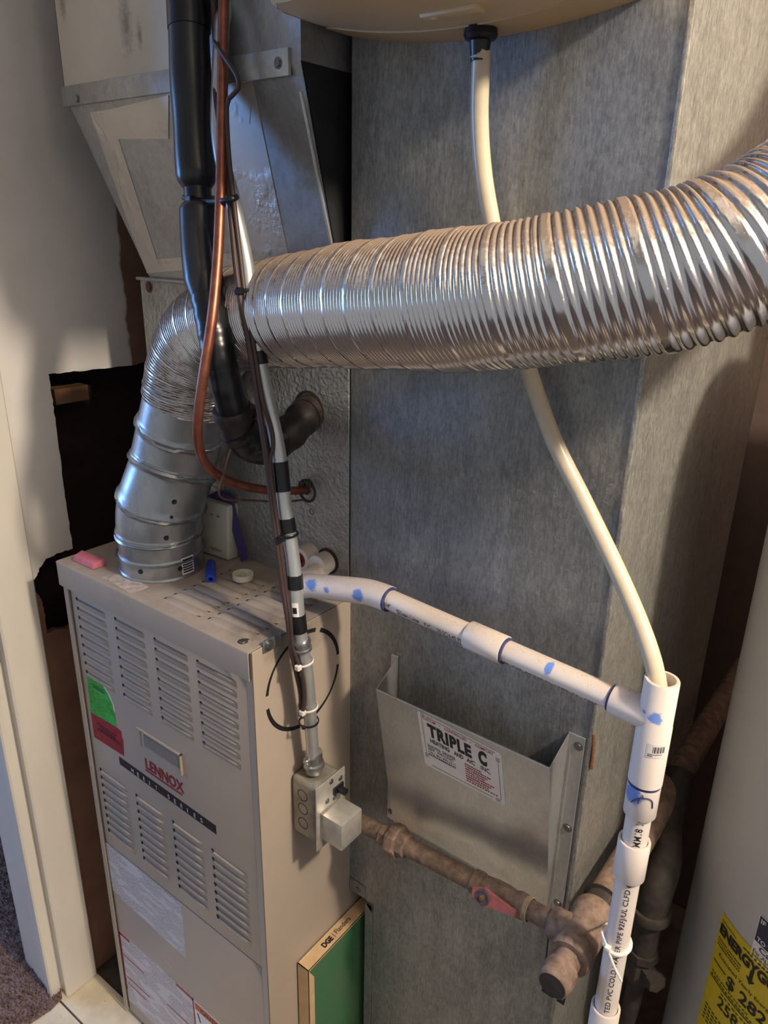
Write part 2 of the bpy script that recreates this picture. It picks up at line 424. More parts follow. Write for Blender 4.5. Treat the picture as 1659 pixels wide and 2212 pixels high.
def single(name, mb, mats, label, cat, base=None, group=None, smooth=35):
    if base is None:
        mn = [min(v[i] for v in mb.v) for i in range(3)]; mx = [max(v[i] for v in mb.v) for i in range(3)]
        base = V((mn[0] + mx[0]) / 2, (mn[1] + mx[1]) / 2, mn[2])
    o = mb.build(name, mats, None, base, smooth); o.location = base
    return tag(o, label, cat, group)
def struct(name, mb, mats, parent=None, smooth=35):
    return tag(mb.build(name, mats, parent, None, smooth), kind='structure' if parent is None else None)

FONTC = {}
def text_geo(txt, bold=0.0, space=1.0):
    key = (txt, bold, space)
    if key not in FONTC:
        c = bpy.data.curves.new('t', 'FONT'); c.body = txt; c.size = 1.0; c.offset = bold; c.resolution_u = 3; c.space_character = space
        o = bpy.data.objects.new('t', c); me = bpy.data.meshes.new_from_object(o)
        vs = np.array([v.co[:2] for v in me.vertices]) if len(me.vertices) else np.zeros((1, 2)); fs = [list(p.vertices) for p in me.polygons]
        bpy.data.objects.remove(o); bpy.data.curves.remove(c); bpy.data.meshes.remove(me)
        lo, hi = vs.min(0), vs.max(0); FONTC[key] = ((vs - lo) / np.maximum(hi - lo, 1e-6), fs, (hi - lo))
    return FONTC[key]
def letter(mb, txt, fn, u0, u1, v0, v1, bold=0.0, space=1.0, keep=False):
    """lay a line of print into the (u, v) box of a surface given by fn(u, v)"""
    vs, fs, ext = text_geo(txt, bold, space)
    if keep: u1 = u0 + (v1 - v0) * ext[0] / ext[1]
    mb.add([fn(u0 + a * (u1 - u0), v0 + b * (v1 - v0)) for a, b in vs], fs); return mb
def patch(mb, fn, u0, u1, v0, v1, nu=1, nv=1):
    vs = [fn(u0 + (u1 - u0) * i / nu, v0 + (v1 - v0) * j / nv) for j in range(nv + 1) for i in range(nu + 1)]
    return mb.add(vs, [(j * (nu + 1) + i, j * (nu + 1) + i + 1, (j + 1) * (nu + 1) + i + 1, (j + 1) * (nu + 1) + i) for j in range(nv) for i in range(nu)])
def scribble(mb, fn, u0, u1, v0, v1, n=9, seed=1):
    """a line of print too small to read: short dashes of ink"""
    rr = random.Random(seed)
    for q in range(n):
        a = u0 + (u1 - u0) * q / n; patch(mb, fn, a, a + (u1 - u0) / n * rr.uniform(.55, .88), v0, v1, 2, 1)
    return mb
def slab(mb, fn_at, poly, th):
    """thin sheet of real thickness: fn_at(u, v, h)"""
    a = [fn_at(u, v, 0) for u, v in poly]; b = [fn_at(u, v, th) for u, v in poly]; n = len(poly)
    return mb.add(a + b, [tuple(range(n)), tuple(range(n, 2 * n))] + [(i, (i + 1) % n, n + (i + 1) % n, n + i) for i in range(n)])
def screw_mb(p, d, r=0.0045, h=0.003):
    mb = MB(); mb.lathe(Vector(p) - Vector(d) * 0.0005, d, [(0, r * 1.5), (h * .35, r * 1.5), (h * .36, r), (h, r * .92)], 6 if r < .003 else 12); return mb
def bez(p0, p1, n=8): return [p0.lerp(p1, i / n) for i in range(n + 1)]

# ------------------------------------------------------------------ the closet
FT = 1.030            # top of the furnace
YD = 0.2015           # front face of the return duct and of the coil cabinet
XD = 0.3816           # right face of the return duct
XW = -0.575           # closet's left wall
# floor
fl = struct('floor', MB().box((-2.6, -2.6, -0.06), (2.2, 1.2, -0.004)), 'concrete')
ta, tb = at(207, 2100, Z=0), at(300, 2212, Z=0)
e1 = V(tb.x - ta.x, tb.y - ta.y, 0).normalized()
def tile(poly):
    mb = MB(); mb.prism([(x, y, -0.004) for x, y in poly], (0, 0, 0.005)); o = mb.build('tile', 'tile', fl, None, 0); return o
j0, j1 = at(126, 2158, Z=0), at(178, 2212, Z=0)
jd = V(j1.x - j0.x, j1.y - j0.y, 0).normalized(); jn = V(-jd.y, jd.x, 0)
if (ta - j0).dot(jn) < 0: jn = -jn
w1 = (ta - j0).dot(jn)
def uv(a, b): p = j0 + jd * a + jn * b; return (p.x, p.y)
S = 0.305
for k in range(0, 3):
    tile([uv(-.12 + k * S + .0015, .0015), uv(-.12 + (k + 1) * S - .0015, .0015), uv(-.12 + (k + 1) * S - .0015, w1), uv(-.12 + k * S + .0015, w1)])
for k in range(0, 3):
    tile([uv(-.12 + k * S + .0015 - .02, -.0015 - S), uv(-.12 + (k + 1) * S - .0035 - .02, -.0015 - S), uv(-.12 + (k + 1) * S - .0035 - .02, -.0025), uv(-.12 + k * S + .0015 - .02, -.0025)])
# carpet: backing + tufts; its edge runs from the jamb forward
cpx = [(-60, 1500), (-60, 1700), (20, 1980), (45, 2035), (95, 2092), (131, 2128), (134, 2155), (110, 2180), (62, 2212), (0, 2250), (-60, 2290)]
edge = [at(x, y, Z=0.004) for x, y in cpx[3:]]
def in_poly(x, y, P):
    c = False
    for i in range(len(P)):
        a, b = P[i], P[i - 1]
        if (a[1] > y) != (b[1] > y) and x < (b[0] - a[0]) * (y - a[1]) / (b[1] - a[1]) + a[0]: c = not c
    return c
pe = [(p.x, p.y) for p in edge]
CP = [(-2.5, .9), (-.718, .9), (-.718, -.055), (-.69, -.055)] + pe + [(pe[-1][0] - .1, -1.1), (-.75, -2.5), (-2.5, -2.5)]
cb = MB(); cb.prism([(x, y, -0.003) for x, y in CP], (0, 0, .006))
rnd = random.Random(3); n_t = 0
while n_t < 17000:
    x, y = rnd.uniform(-1.35, -.42), rnd.uniform(-.5, .35)
    if not in_poly(x, y, CP): continue
    n_t += 1
    h = rnd.uniform(.008, .014); a = rnd.uniform(0, 6.28); w = .0011; lx, ly = rnd.uniform(-.006, .006), rnd.uniform(-.006, .006)
    ca, sa = math.cos(a) * w, math.sin(a) * w
    p = V(x, y, .002); q = V(x + lx * .4, y + ly * .4, h * .6); r_ = V(x + lx, y + ly, h)
    cb.add([p + V(ca, sa, 0), p - V(ca, sa, 0), q + V(ca, sa, 0) * 1.3, q - V(ca, sa, 0) * 1.3, r_ + V(ca, sa, 0), r_ - V(ca, sa, 0)], [(0, 1, 3, 2), (2, 3, 5, 4)])
cpo = cb.build('carpet', 'carpet', None, None, 0); tag(cpo, 'brown and mauve shaggy carpet left of the door jamb', 'carpet', kind='stuff')
# left wall with its ragged cut-out, then the cavity behind it
hole_px = [(105, 808), (160, 803), (240, 795), (318, 783)]
H = [at(x, y, X=XW) for x, y in hole_px]; H = [(p.y, p.z) for p in H] + [(.46, 1.30), (.46, .86)]
H += [(p.y, p.z) for p in (at(x, y, X=XW) for x, y in [(147, 1357), (122, 1360), (101, 1368), (98, 1330), (91, 1302), (86, 1288), (76, 1280), (72, 1258), (80, 1242), (86, 1226), (100, 1208), (124, 1196), (157, 1184), (148, 1120), (137, 1050), (128, 970), (117, 890), (110, 840)])]
Hr = []
for i, p in enumerate(H):
    q = H[(i + 1) % len(H)]; n = 6
    for k in range(n):
        t = k / n; Hr.append((p[0] + (q[0] - p[0]) * t + rnd.uniform(-.0012, .0012), p[1] + (q[1] - p[1]) * t + rnd.uniform(-.0012, .0012)))
bm = bmesh.new()
outer = [bm.verts.new((XW, y, z)) for y, z in ((.012, 0), (1.0, 0), (1.0, 2.45), (.012, 2.45))]
inner = [bm.verts.new((XW, y, z)) for y, z in Hr]
es = [bm.edges.new((L[i], L[(i + 1) % len(L)])) for L in (outer, inner) for i in range(len(L))]
bmesh.ops.triangle_fill(bm, edges=es, use_beauty=True)
r0 = bmesh.ops.extrude_face_region(bm, geom=bm.faces[:])
for v in r0['geom']:
    if isinstance(v, bmesh.types.BMVert): v.co.x -= .0125
wl = struct('wall_left', MB().bm(bm), 'wall', smooth=0)
tag(wl, kind='structure')
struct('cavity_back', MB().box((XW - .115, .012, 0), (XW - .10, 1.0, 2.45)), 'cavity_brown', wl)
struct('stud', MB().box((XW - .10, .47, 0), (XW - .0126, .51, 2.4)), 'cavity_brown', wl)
stud_hit = at(150, 870, X=XW - .06)
struct('wood_block', MB().box((XW - .099, .135, 1.235), (XW - .05, .20, 1.262)), 'stud_wood', wl)
struct('wall_back', MB().box((-.7, 1.0, 0), (1.95, 1.05, 2.45)), 'dark_wall')
struct('wall_right', MB().box((1.9, .1, 0), (1.95, 1.0, 2.45)), 'dark_wall')
struct('wall_outer', MB().box((-2.65, -2.6, 0), (-2.6, 1.2, 2.45)), 'ceiling_white')
struct('ceiling', MB().box((-2.6, -2.6, 2.45), (2.2, 1.2, 2.5)), 'ceiling_white')
# door jamb and casing (stepped profile, vertical)
prof = [(-.562, .014), (-.562, -.050), (-.5655, -.0535), (-.570, -.0535), (-.570, -.050), (-.588, -.050), (-.588, -.072), (-.591, -.075), (-.604, -.075), (-.606, -.0715), (-.712, -.064), (-.716, -.060), (-.716, .012), (-.576, .012), (-.570, .016), (-.565, .017)]
jm = MB(); jm.prism([(x, y, .004) for x, y in prof], (0, 0, 2.446))
trim = struct('trim_1', jm, 'white_trim', smooth=25)
pl = at(0, 1395, X=-.562)
struct('strike_plate', MB().rbox((-.5625, pl.y - .03, pl.z - .03), (-.5605, pl.y - .004, pl.z + .03), .0008, 1), 'brass', trim)

# ------------------------------------------------------------------ furnace
f = T('furnace', (-.222, .36, 0), 'beige gas furnace cabinet with louvered front and stickers', 'furnace')
cab = MB()
cab.box((-.4445, .010, .012), (-.4345, .72, FT - .002))          # left side
cab.rbox((-.0015, .0045, .012), (0, .72, FT - .0012), .0006, 1)   # right side
cab.rbox((-.0125, .0045, .012), (0, .0062, FT - .0012), .0006, 1) # right front flange
cab.rbox((-.4445, .0045, .012), (-.432, .0065, FT - .042), .0006, 1)
cab.box((-.4345, .70, .012), (-.0015, .72, FT - .002)); cab.box((-.4345, .03, .0), (-.0015, .70, .012))
f.part('cabinet', cab, 'furnace_paint')
tp = MB()
lipb = .988
bm = bmesh.new()
sec = [(.72, FT), (.003, FT), (.0008, FT - .0008), (0, FT - .003), (0, lipb), (.0012, lipb), (.0012, FT - .003), (.003, FT - .0014), (.72, FT - .0014)]
vs = [bm.verts.new((-.4475, y, z)) for y, z in sec]; fc = bm.faces.new(vs)
ex = bmesh.ops.extrude_face_region(bm, geom=[fc])
for v in ex['geom']:
    if isinstance(v, bmesh.types.BMVert): v.co.x = -.002
tp.bm(bm); tp.box((-.4475, 0, lipb), (-.4465, .05, FT - .001))
top = f.part('top_panel', tp, 'furnace_paint')
up = MB(); up.rbox((-.430, .0078, .4595), (-.0155, .0098, .9885), .0009, 2)
upper = f.part('upper_door', up, 'furnace_paint')
lw = MB(); lw.rbox((-.430, .0078, .014), (-.0155, .0098, .4575), .0009, 2)
lower = f.part('lower_door', lw, 'furnace_paint')
gap = MB(); gap.box((-.4345, .0098, .012), (-.0015, .012, .99))
f.part('door_recess', gap, 'black')
# louvers: each one a bulged hood with a dark slit above it
def louver_mb(x0, x1, z, h=.0098, out=.0034, n=10):
    mb = MB(); top_, bot = [], []
    sl = []
    for i in range(n + 1):
        t = i / n; x = x0 + (x1 - x0) * t
        e = min(1.0, min(t, 1 - t) / .07); e = math.sin(e * math.pi / 2)
        y = .0078
        sl.append([V(x, y - .0001, z + h * .5), V(x, y - out * e, z + h * .44), V(x, y - out * e * 1.0, z + h * .26), V(x, y - out * e * .62, z - h * .15), V(x, y - .0001, z - h * .5)])
    vs = [p for s_ in sl for p in s_]; fs = []
    for i in range(n):
        for k in range(4): fs.append((i * 5 + k, i * 5 + k + 1, (i + 1) * 5 + k + 1, (i + 1) * 5 + k))
    mb.add(vs, fs[1::1])
    mb.mat(1); mb.box((x0 + .0015, .0074, z + h * .5 - .0004), (x0 + .006, .0079, z + h * .5 + .0026))
    mb.box((x0 + .004, .0076, z + h * .5 - .0002), (x1 - .004, .0079, z + h * .5 + .0005)); return mb
xs = [(-.417, -.335), (-.312, -.2365), (-.2145, -.137), (-.1185, -.036)]
for (pan, z0) in ((upper, .9655), (lower and upper, .6285)):
    for (x0, x1) in xs:
        src = None
        for k in range(9):
            if src is None: src = f.part('louver', louver_mb(x0, x1, z0), ['furnace_paint', 'black'], pan, 50)
            else: f.copy_part(src, (0, 0, -k * .01705), pan)
# louvers on the top panel: two banks, slits along X
def top_louver(x0, x1, y):
    mb = MB(); n = 10; sl = []
    for i in range(n + 1):
        t = i / n; x = x0 + (x1 - x0) * t
        e = math.sin(min(1.0, min(t, 1 - t) / .09) * math.pi / 2)
        sl.append([V(x, y - .0062, FT), V(x, y - .0035, FT + .0028 * e), V(x, y + .002, FT + .0034 * e), V(x, y + .0058, FT + .0024 * e), V(x, y + .0068, FT)])
    fs = [(i * 5 + k, i * 5 + k + 1, (i + 1) * 5 + k + 1, (i + 1) * 5 + k) for i in range(n) for k in range(4)]
    mb.add([p for s_ in sl for p in s_], fs); mb.mat(1); mb.box((x0 - .0012, y - .0026, FT - .0002), (x0 + .0022, y + .0022, FT + .0005)); return mb
for (x0, x1) in ((-.206, -.124), (-.110, -.026)):
    src = None
    for k in range(8):
        if src is None: src = f.part('top_louver', top_louver(x0, x1, .030), ['furnace_paint', 'black'], top, 50)
        else: f.copy_part(src, (0, k * .0176, 0), top)
YF = .0077
ff = lambda u, v: V(u, YF - .0006, v)
def front_sheet(name, poly, mat_, y=YF, th=.0003, under=None, label=None):
    mb = MB(); mb.prism([(x, y, z) for x, z in poly], (0, -th, 0)); return f.part(name, mb, mat_, under, 0, label)
def fx(px, py): p = at(px, py, Y=YF); return (p.x, p.z)
# green and red inspection sticker, torn along its right edge
gs = front_sheet('green_sticker', [fx(*p) for p in [(188, 1461), (221, 1479), (234, 1500), (243, 1520), (247, 1540), (252, 1570), (196, 1538)]], 'green_print', upper, under=None) if False else front_sheet('green_sticker', [fx(*p) for p in [(188, 1461), (221, 1479), (234, 1500), (243, 1520), (247, 1540), (252, 1570), (196, 1538)]], 'green_print', under=upper, label='torn bright green sticker')
front_sheet('torn_paper', [fx(*p) for p in [(221, 1479), (226, 1483), (238, 1503), (246, 1522), (249, 1535), (247, 1540), (243, 1520), (234, 1500)]], 'label_white', under=upper)
front_sheet('red_sticker', [fx(*p) for p in [(196, 1538), (252, 1571), (262, 1580), (263, 1592), (266, 1598), (268, 1633), (204, 1592)]], 'red_print', under=upper, label='crimson half of the torn sticker')
L_ = MB()
for i, (a, b, z) in enumerate([(-.405, -.368, .8155), (-.400, -.366, .8115), (-.404, -.345, .7365), (-.398, -.350, .7325), (-.398, -.35, .7285), (-.405, -.338, .7245)]):
    for q_ in range(7): patch(L_, ff, a + (b - a) * q_ / 7, a + (b - a) * (q_ + .55 + .3 * ((q_ * 3 + i) % 3) / 2) / 7, z - .0022, z)
tag(f.part('sticker_print', L_, 'dark_ink', upper, 0), kind='stuff')
# recessed grip
hx0, hz1 = fx(290, 1563); hx1 = -.170
hz1 = .787; hz0 = .7480
grip = MB(); hx0 = -.279
for a, b in (((hx0, YF - .0045, hz1 - .003), (hx1, YF + .0004, hz1)), ((hx1 - .0022, YF - .0045, hz0), (hx1, YF + .0004, hz1)), ((hx0, YF - .0010, hz0), (hx0 + .003, YF + .0004, hz1)), ((hx0, YF - .0010, hz0), (hx1, YF + .0004, hz0 + .002))): grip.rbox(a, b, .0004, 1)
hs = f.part('door_grip', grip, 'furnace_paint', upper)
gi = MB(); a0, a1, c0, c1 = hx0 + .012, hx1 - .010, hz0 + .006, hz1 - .010
gi.add([(a0, YF - .0006, c0), (a1, YF - .0006, c0), (a1, YF - .0006, c1), (a0, YF - .0006, c1), (a0 + .002, YF + .004, c0 + .002), (a1 - .002, YF + .004, c0 + .002), (a1 - .002, YF + .004, c1 - .002), (a0 + .002, YF + .004, c1 - .002)], [(0, 1, 5, 4), (1, 2, 6, 5), (2, 3, 7, 6), (3, 0, 4, 7)])
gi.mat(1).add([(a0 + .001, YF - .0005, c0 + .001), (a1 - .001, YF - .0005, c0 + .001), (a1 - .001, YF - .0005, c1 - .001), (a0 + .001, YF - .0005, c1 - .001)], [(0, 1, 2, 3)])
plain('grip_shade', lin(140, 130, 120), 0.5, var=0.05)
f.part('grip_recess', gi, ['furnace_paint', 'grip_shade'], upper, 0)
# brand and series bar
br = MB(); letter(br, 'LENNOX', ff, -.2705, -.1735, .7085, .7300, bold=.028)
br.prism([(-.2725, YF - .0002, .7030), (-.1795, YF - .0002, .7030), (-.179, YF - .0002, .7062), (-.272, YF - .0002, .7062)], (0, -.0002, 0))
f.part('brand_lettering', br, 'brand_red', upper, 0, 'dark red underlined capitals')
st = front_sheet('series_bar', [(-.3475, .6775), (-.102, .6715), (-.102, .6885), (-.3475, .6935)], 'stripe_ink', under=upper, label='thin black bar with spaced silver capitals')
for i, ch in enumerate('MERIT SERIES'):
    sl = MB()
    if ch == ' ': continue
    u = -.3135 + i * .0160
    letter(sl, ch, lambda a, b: V(a, YF - .0007, b), u, u + (.0065 if ch == 'M' else .005 if ch != 'I' else .0018), .6790 - i * .0003, .6875 - i * .0003, bold=.01); f.part('series_letter', sl, 'silver_ink', upper, 0)

# rating plate and warning labels
front_sheet('rating_label', [fx(*p) for p in [(228, 1819), (392, 1955), (402, 2070), (262, 1942), (261, 1936), (244, 1923)]], 'fine_print', under=lower, label='grey-white rating label full of small print')
wx0, wz1 = fx(257, 2009); wx1 = -.2035
wl2 = front_sheet('warning_label', [(wx0, .045), (wx1, .045), (wx1, wz1), (wx0, wz1 - .001)], 'fine_print_dense', under=lower, label='white instruction label edged in red')
rb = MB()
def bar(x0, x1, z0, z1): rb.prism([(x0, YF - .0003, z0), (x1, YF - .0003, z0), (x1, YF - .0003, z1), (x0, YF - .0003, z1)], (0, -.0002, 0))
W_ = wx1 - wx0
for a, b, c, d in ((0, .15, .0, .007), (.78, 1, .0, .006), (0, .012, 0, .16), (.985, 1, 0, .16), (.02, .32, .058, .0605), (.03, .36, .116, .119), (.03, .30, .1345, .137), (.62, .98, .085, .0875)):
    rb = MB(); bar(wx0 + a * W_, wx0 + b * W_, wz1 - .002 - d, wz1 - .002 - c); f.part('label_rule', rb, 'red_ink', lower, 0)

cx0 = -.2025
plain('caution_orange', lin(190, 96, 62), 0.5, var=0.05)
cl = MB(); cl.prism([(cx0, YF, .10), (cx0 + .085, YF, .10), (cx0 + .085, YF, .232), (cx0, YF, .232)], (0, -.0003, 0))
cl.mat(1).prism([(cx0 + .002, YF - .0003, .212), (cx0 + .083, YF - .0003, .212), (cx0 + .083, YF - .0003, .230), (cx0 + .002, YF - .0003, .230)], (0, -.0001, 0))
cl.mat(2); letter(cl, 'CAUTION', lambda a, b: V(a, YF - .0006, b), cx0 + .018, cx0 + .078, .215, .226, bold=.02)
for k in range(5): cl.box((cx0 + .022 + k * .004, YF - .0006, .168), (cx0 + .025 + k * .004, YF - .0004, .186 + .004 * math.sin(k * 1.1)))
cl.box((cx0 + .020, YF - .0006, .158), (cx0 + .042, YF - .0004, .170))
cl.prism([(cx0 + .006, YF - .0005, .206), (cx0 + .010, YF - .0005, .206), (cx0 + .016, YF - .0005, .186), (cx0 + .012, YF - .0005, .186)], (0, -.0001, 0))
f.part('caution_label', cl, ['label_white', 'caution_orange', 'dark_ink'], lower, 0, 'small caution label with a hand symbol')
kc = at(360, 2090, Y=YF)
ka = MB(); ka.tube([kc + V(math.cos(a) * .019, -.0001, math.sin(a) * .019) for a in [math.radians(-80 + i * 18) for i in range(14)]], .0007, 6)
f.part('knockout_ring', ka, 'furnace_paint', lower)
# knockout on the right side: four arc slots
kcY, kcZ, kr = .1005, .9415, .0728
for a0, a1 in ((5, 62), (70, 92), (97, 172), (188, 262), (275, 352)):
    mb = MB(); poly = []
    n = 16
    for i in range(n + 1):
        a = math.radians(a0 + (a1 - a0) * i / n); w = .0040 + .0024 * abs(math.cos(a - .9)); poly.append((.00008, kcY + math.cos(a) * (kr + w / 2), kcZ + math.sin(a) * (kr + w / 2)))
    for i in range(n, -1, -1):
        a = math.radians(a0 + (a1 - a0) * i / n); w = .0040 + .0024 * abs(math.cos(a - .9)); poly.append((.00008, kcY + math.cos(a) * (kr - w / 2), kcZ + math.sin(a) * (kr - w / 2)))
    mb.add(poly, [(i, i + 1, 2 * n - i, 2 * n + 1 - i) for i in range(n)])
    f.part('knockout_slot', mb, 'black', None, 0)
# peeling paper on the top panel
tx = lambda px, py: (lambda p: (p.x, p.y))(at(px, py, Z=FT))
pm = MB(); pm.prism([(*tx(*p), FT + .0001) for p in [(219, 1247), (240, 1243), (262, 1240), (275, 1248), (300, 1256), (322, 1268), (303, 1276), (283, 1282), (250, 1264)]], (0, 0, .0004))
plain('scuffed_paper', lin(196, 180, 168), 0.6, var=0.25, scale=120)
f.part('paper_remnant', pm, 'scuffed_paper', top, 0)
sc0 = at(540, 1395, Z=FT + .001)
f.part('screw', screw_mb((-.028, .016, FT + .0005), (0, 0, 1), .0045, .0025), 'screw', top)

# ------------------------------------------------------------------ coil cabinet above the furnace
c = T('coil_cabinet', (-.22, .45, FT), 'pebbled grey metal coil cabinet on top of the furnace', 'coil cabinet')
CT = 1.4560
cf = MB(); cf.rbox((-.4400, YD, FT), (-.085, YD + .0015, CT), .0005, 1); c.part('access_panel', cf, 'stucco')
cr = MB(); cr.rbox((-.0845, YD - .0008, FT), (-.003, YD + .0015, CT), .0005, 1); c.part('corner_panel', cr, 'stucco')
cs = MB(); cs.box((-.4395, YD + .0015, FT), (-.4380, .70, CT)); cs.box((-.004, YD + .002, FT), (-.003, .70, CT)); cs.box((-.4395, .70, FT), (-.003, .702, CT)); c.part('shell', cs, 'galv_plenum')
ct = MB(); ct.rbox((-.443, YD - .006, CT - .001), (-.003, YD + .01, CT + .004), .001, 1); c.part('top_flange', ct, 'galv_plenum')
c.part('screw', screw_mb(at(322, 620, Y=YD), (0, -1, 0), .006, .003), 'copper_dull')
c.part('seam_stain', MB().box((-.0852, YD - .0003, FT + .01), (-.0838, YD + .001, CT - .005)), 'galv_bright')
# pipe holes: suction, liquid, two drain ports
def rim(center, r, mat_, name='hole_rim', w=.004):
    mb = MB(); mb.lathe(center + V(0, .0015, 0), (0, -1, 0), [(0, r + w), (.0028, r + w), (.0036, r + w * .6), (.0036, r), (0, r)], 28, False); c.part(name, mb, mat_)
SUC = at(668, 887, Y=YD); LIQ = at(664, 1060, Y=YD); DR = V(-.0425, YD, 1.0773); DR2 = at(672, 1197, Y=YD)
rim(SUC, .0245, 'grimy_tape'); rim(LIQ, .014, 'grimy_tape'); rim(DR, .0165, 'iron_dark')
pt = MB(); pt.lathe(DR2 + V(0, .002, 0), (0, -1, 0), [(0, .0185), (.028, .0185), (.0285, .0178), (.0285, .0125), (.018, .0125)], 28)
pl_ = c.part('spare_drain_port', pt, 'pvc_w' if 'pvc_w' in MATS else m_pvc('pvc_w'), None, 35, 'white plastic drain port with red plug')
pq = MB(); pq.lathe(DR2 + V(0, -.015, 0), (0, -1, 0), [(0, .0122), (.009, .0122), (.009, .006), (.003, .006)], 24); c.part('plug', pq, 'red_plug', pl_)
ls = MB()
for k in range(5):
    p = LIQ + V(rnd.uniform(-.006, .012), -.003, rnd.uniform(-.008, .016)); ls.lathe(p, (0, -1, 0), [(0, .007), (.004, .006), (.006, .002)], 7)
c.part('hole_sealant', ls, 'grimy_tape')
c.part('small_knockout', MB().lathe(at(674, 1105, Y=YD) + V(0, .001, 0), (0, -1, 0), [(0, .005), (.0018, .005), (.002, .0035), (.001, .003)], 14), 'copper_dull')

# ------------------------------------------------------------------ supply plenum with its tapered transition
s = T('supply_plenum', (-.24, .45, CT), 'grey sheet metal supply plenum tapering down to the coil cabinet', 'plenum')
YP, ZT = .132, 1.709
bl, brr = V(-.414, YD, CT + .004), V(-.0145, YD, CT + .004)
tl, tr = V(-.480, YP, ZT), V(-.0145, YP, ZT)
nrm = (brr - bl).cross(tl - bl).normalized()
if nrm.y > 0: nrm = -nrm
tm = MB(); tm.prism([bl, brr, tr, tl], nrm * -.0012)
s.part('tapered_front', tm, 'galv_plenum')
tm = MB(); tm.prism([tl, V(-.48, .72, ZT), V(-.414, .70, CT + .004), bl], (.001, 0, 0)); s.part('tapered_left_side', tm, 'galv_plenum')
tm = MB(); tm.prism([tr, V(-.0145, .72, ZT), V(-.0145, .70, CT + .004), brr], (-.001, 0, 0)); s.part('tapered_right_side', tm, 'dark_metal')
ed = MB(); ed.tube([brr + V(-.001, -.001, 0), tr + V(-.001, -.001, -.03)], .0022, 8); s.part('corner_bead', ed, 'galv_bright')
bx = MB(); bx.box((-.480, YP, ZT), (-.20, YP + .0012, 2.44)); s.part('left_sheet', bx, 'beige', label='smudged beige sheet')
bx = MB(); bx.box((-.20, YP, ZT), (-.0145, YP + .0012, 2.44)); s.part('right_sheet', bx, 'galv_plenum')
bx = MB(); bx.box((-.480, YP, ZT), (-.479, .72, 2.44)).box((-.0155, YP + .001, ZT), (-.0145, .72, 2.44)).box((-.48, .72, ZT), (-.0145, .721, 2.44)); s.part('plenum_sides', bx, 'galv_plenum')
fb = MB(); fb.rbox((-.483, YP - .0035, ZT - .014), (-.180, YP + .001, ZT + .012), .0012, 2); s.part('flange_strip', fb, 'dark_metal' if False else 'galv_plenum')
fb = MB(); fb.rbox((-.180, YP - .0045, ZT - .014), (-.030, YP + .001, ZT + .014), .0012, 2); s.part('flange_strip', fb, 'galv_bright')
s.part('screw', screw_mb(at(601, 136, Y=YP - .0045), (0, -1, 0), .0042, .003), 'screw'); s.part('screw', screw_mb(at(167, 214, Y=YP - .0035), (0, -1, 0), .0042, .003), 'screw')
def tape(pxs, off=.0006, name='foil_tape'):
    P = [at_plane(x, y, bl, nrm) + nrm * .0002 for x, y in pxs]
    mb = MB(); mb.prism(P, nrm * off); return s.part(name, mb, 'tape', None, 0)
tape([(195, 243), (236, 236), (345, 575), (318, 588), (300, 545)])
tape([(230, 238), (365, 205), (365, 300), (255, 300)], .0009)
tape([(470, 185), (545, 172), (625, 560), (500, 590)])
tape([(480, 180), (548, 170), (540, 268), (482, 275)], .0011)
tape([(318, 590), (330, 560), (620, 535), (625, 560), (480, 575)], .0010)

# ------------------------------------------------------------------ return duct
d = T('return_duct', (.19, .48, 0), 'tall grey galvanised return air duct beside the furnace', 'duct')
mb = MB(); mb.rbox((.036, YD, 0), (XD, YD + .0015, 2.44), .0006, 1); mb.box((.0, YD, .468), (.0365, YD + .0015, 2.44)); d.part('front_sheet', mb, 'galv_duct')
mb = MB(); mb.box((XD - .0015, YD + .0012, 0), (XD, .772, 2.44)); d.part('side_sheet', mb, 'galv_side')
mb = MB(); mb.box((0, YD + .0015, .468), (.0015, .772, 2.44)).box((0, .77, 0), (XD, .772, 2.44)).box((.036, YD + .002, 0), (.0375, .5, .468)).box((.0, .5, 0), (.0375, .502, .468)); d.part('back_sheets', mb, 'dark_metal')
mb = MB(); mb.rbox((XD - .0035, YD - .0022, 0), (XD + .0018, YD + .003, 2.44), .001, 2); d.part('corner_seam', mb, 'galv_side')
mb = MB(); mb.rbox((.036, YD - .003, 0), (.052, YD, .466), .0008, 1); mb.prism([(.036, YD, .466), (.052, YD, .450), (.052, YD, .466)], (0, -.003, 0)); d.part('filter_slot_channel', mb, 'galv_bright' if False else 'galv_duct')
mb = MB(); mb.rbox((.002, YD - .002, .470), (.035, YD, .496), .0006, 1); d.part('slot_bracket', mb, 'galv_duct')
d.part('screw', screw_mb((.021, YD - .002, .482), (0, -1, 0), .004, .0025), 'screw')
ru = MB(); p0, p1 = at(1283, 1585, Y=YD), at(1277, 1660, Y=YD); ru.tube([p0 + V(0, -.0004, 0), p0.lerp(p1, .5) + V(.001, -.0004, 0), p1 + V(0, -.0004, 0)], .0022, 8, .01); plain('rust', lin(132, 84, 52), .8, var=.25, scale=200); d.part('rust_streak', ru, 'rust')
mb = MB(); mb.box((0.0372, .2032, 0.0), (.38, .2050, .3)); 

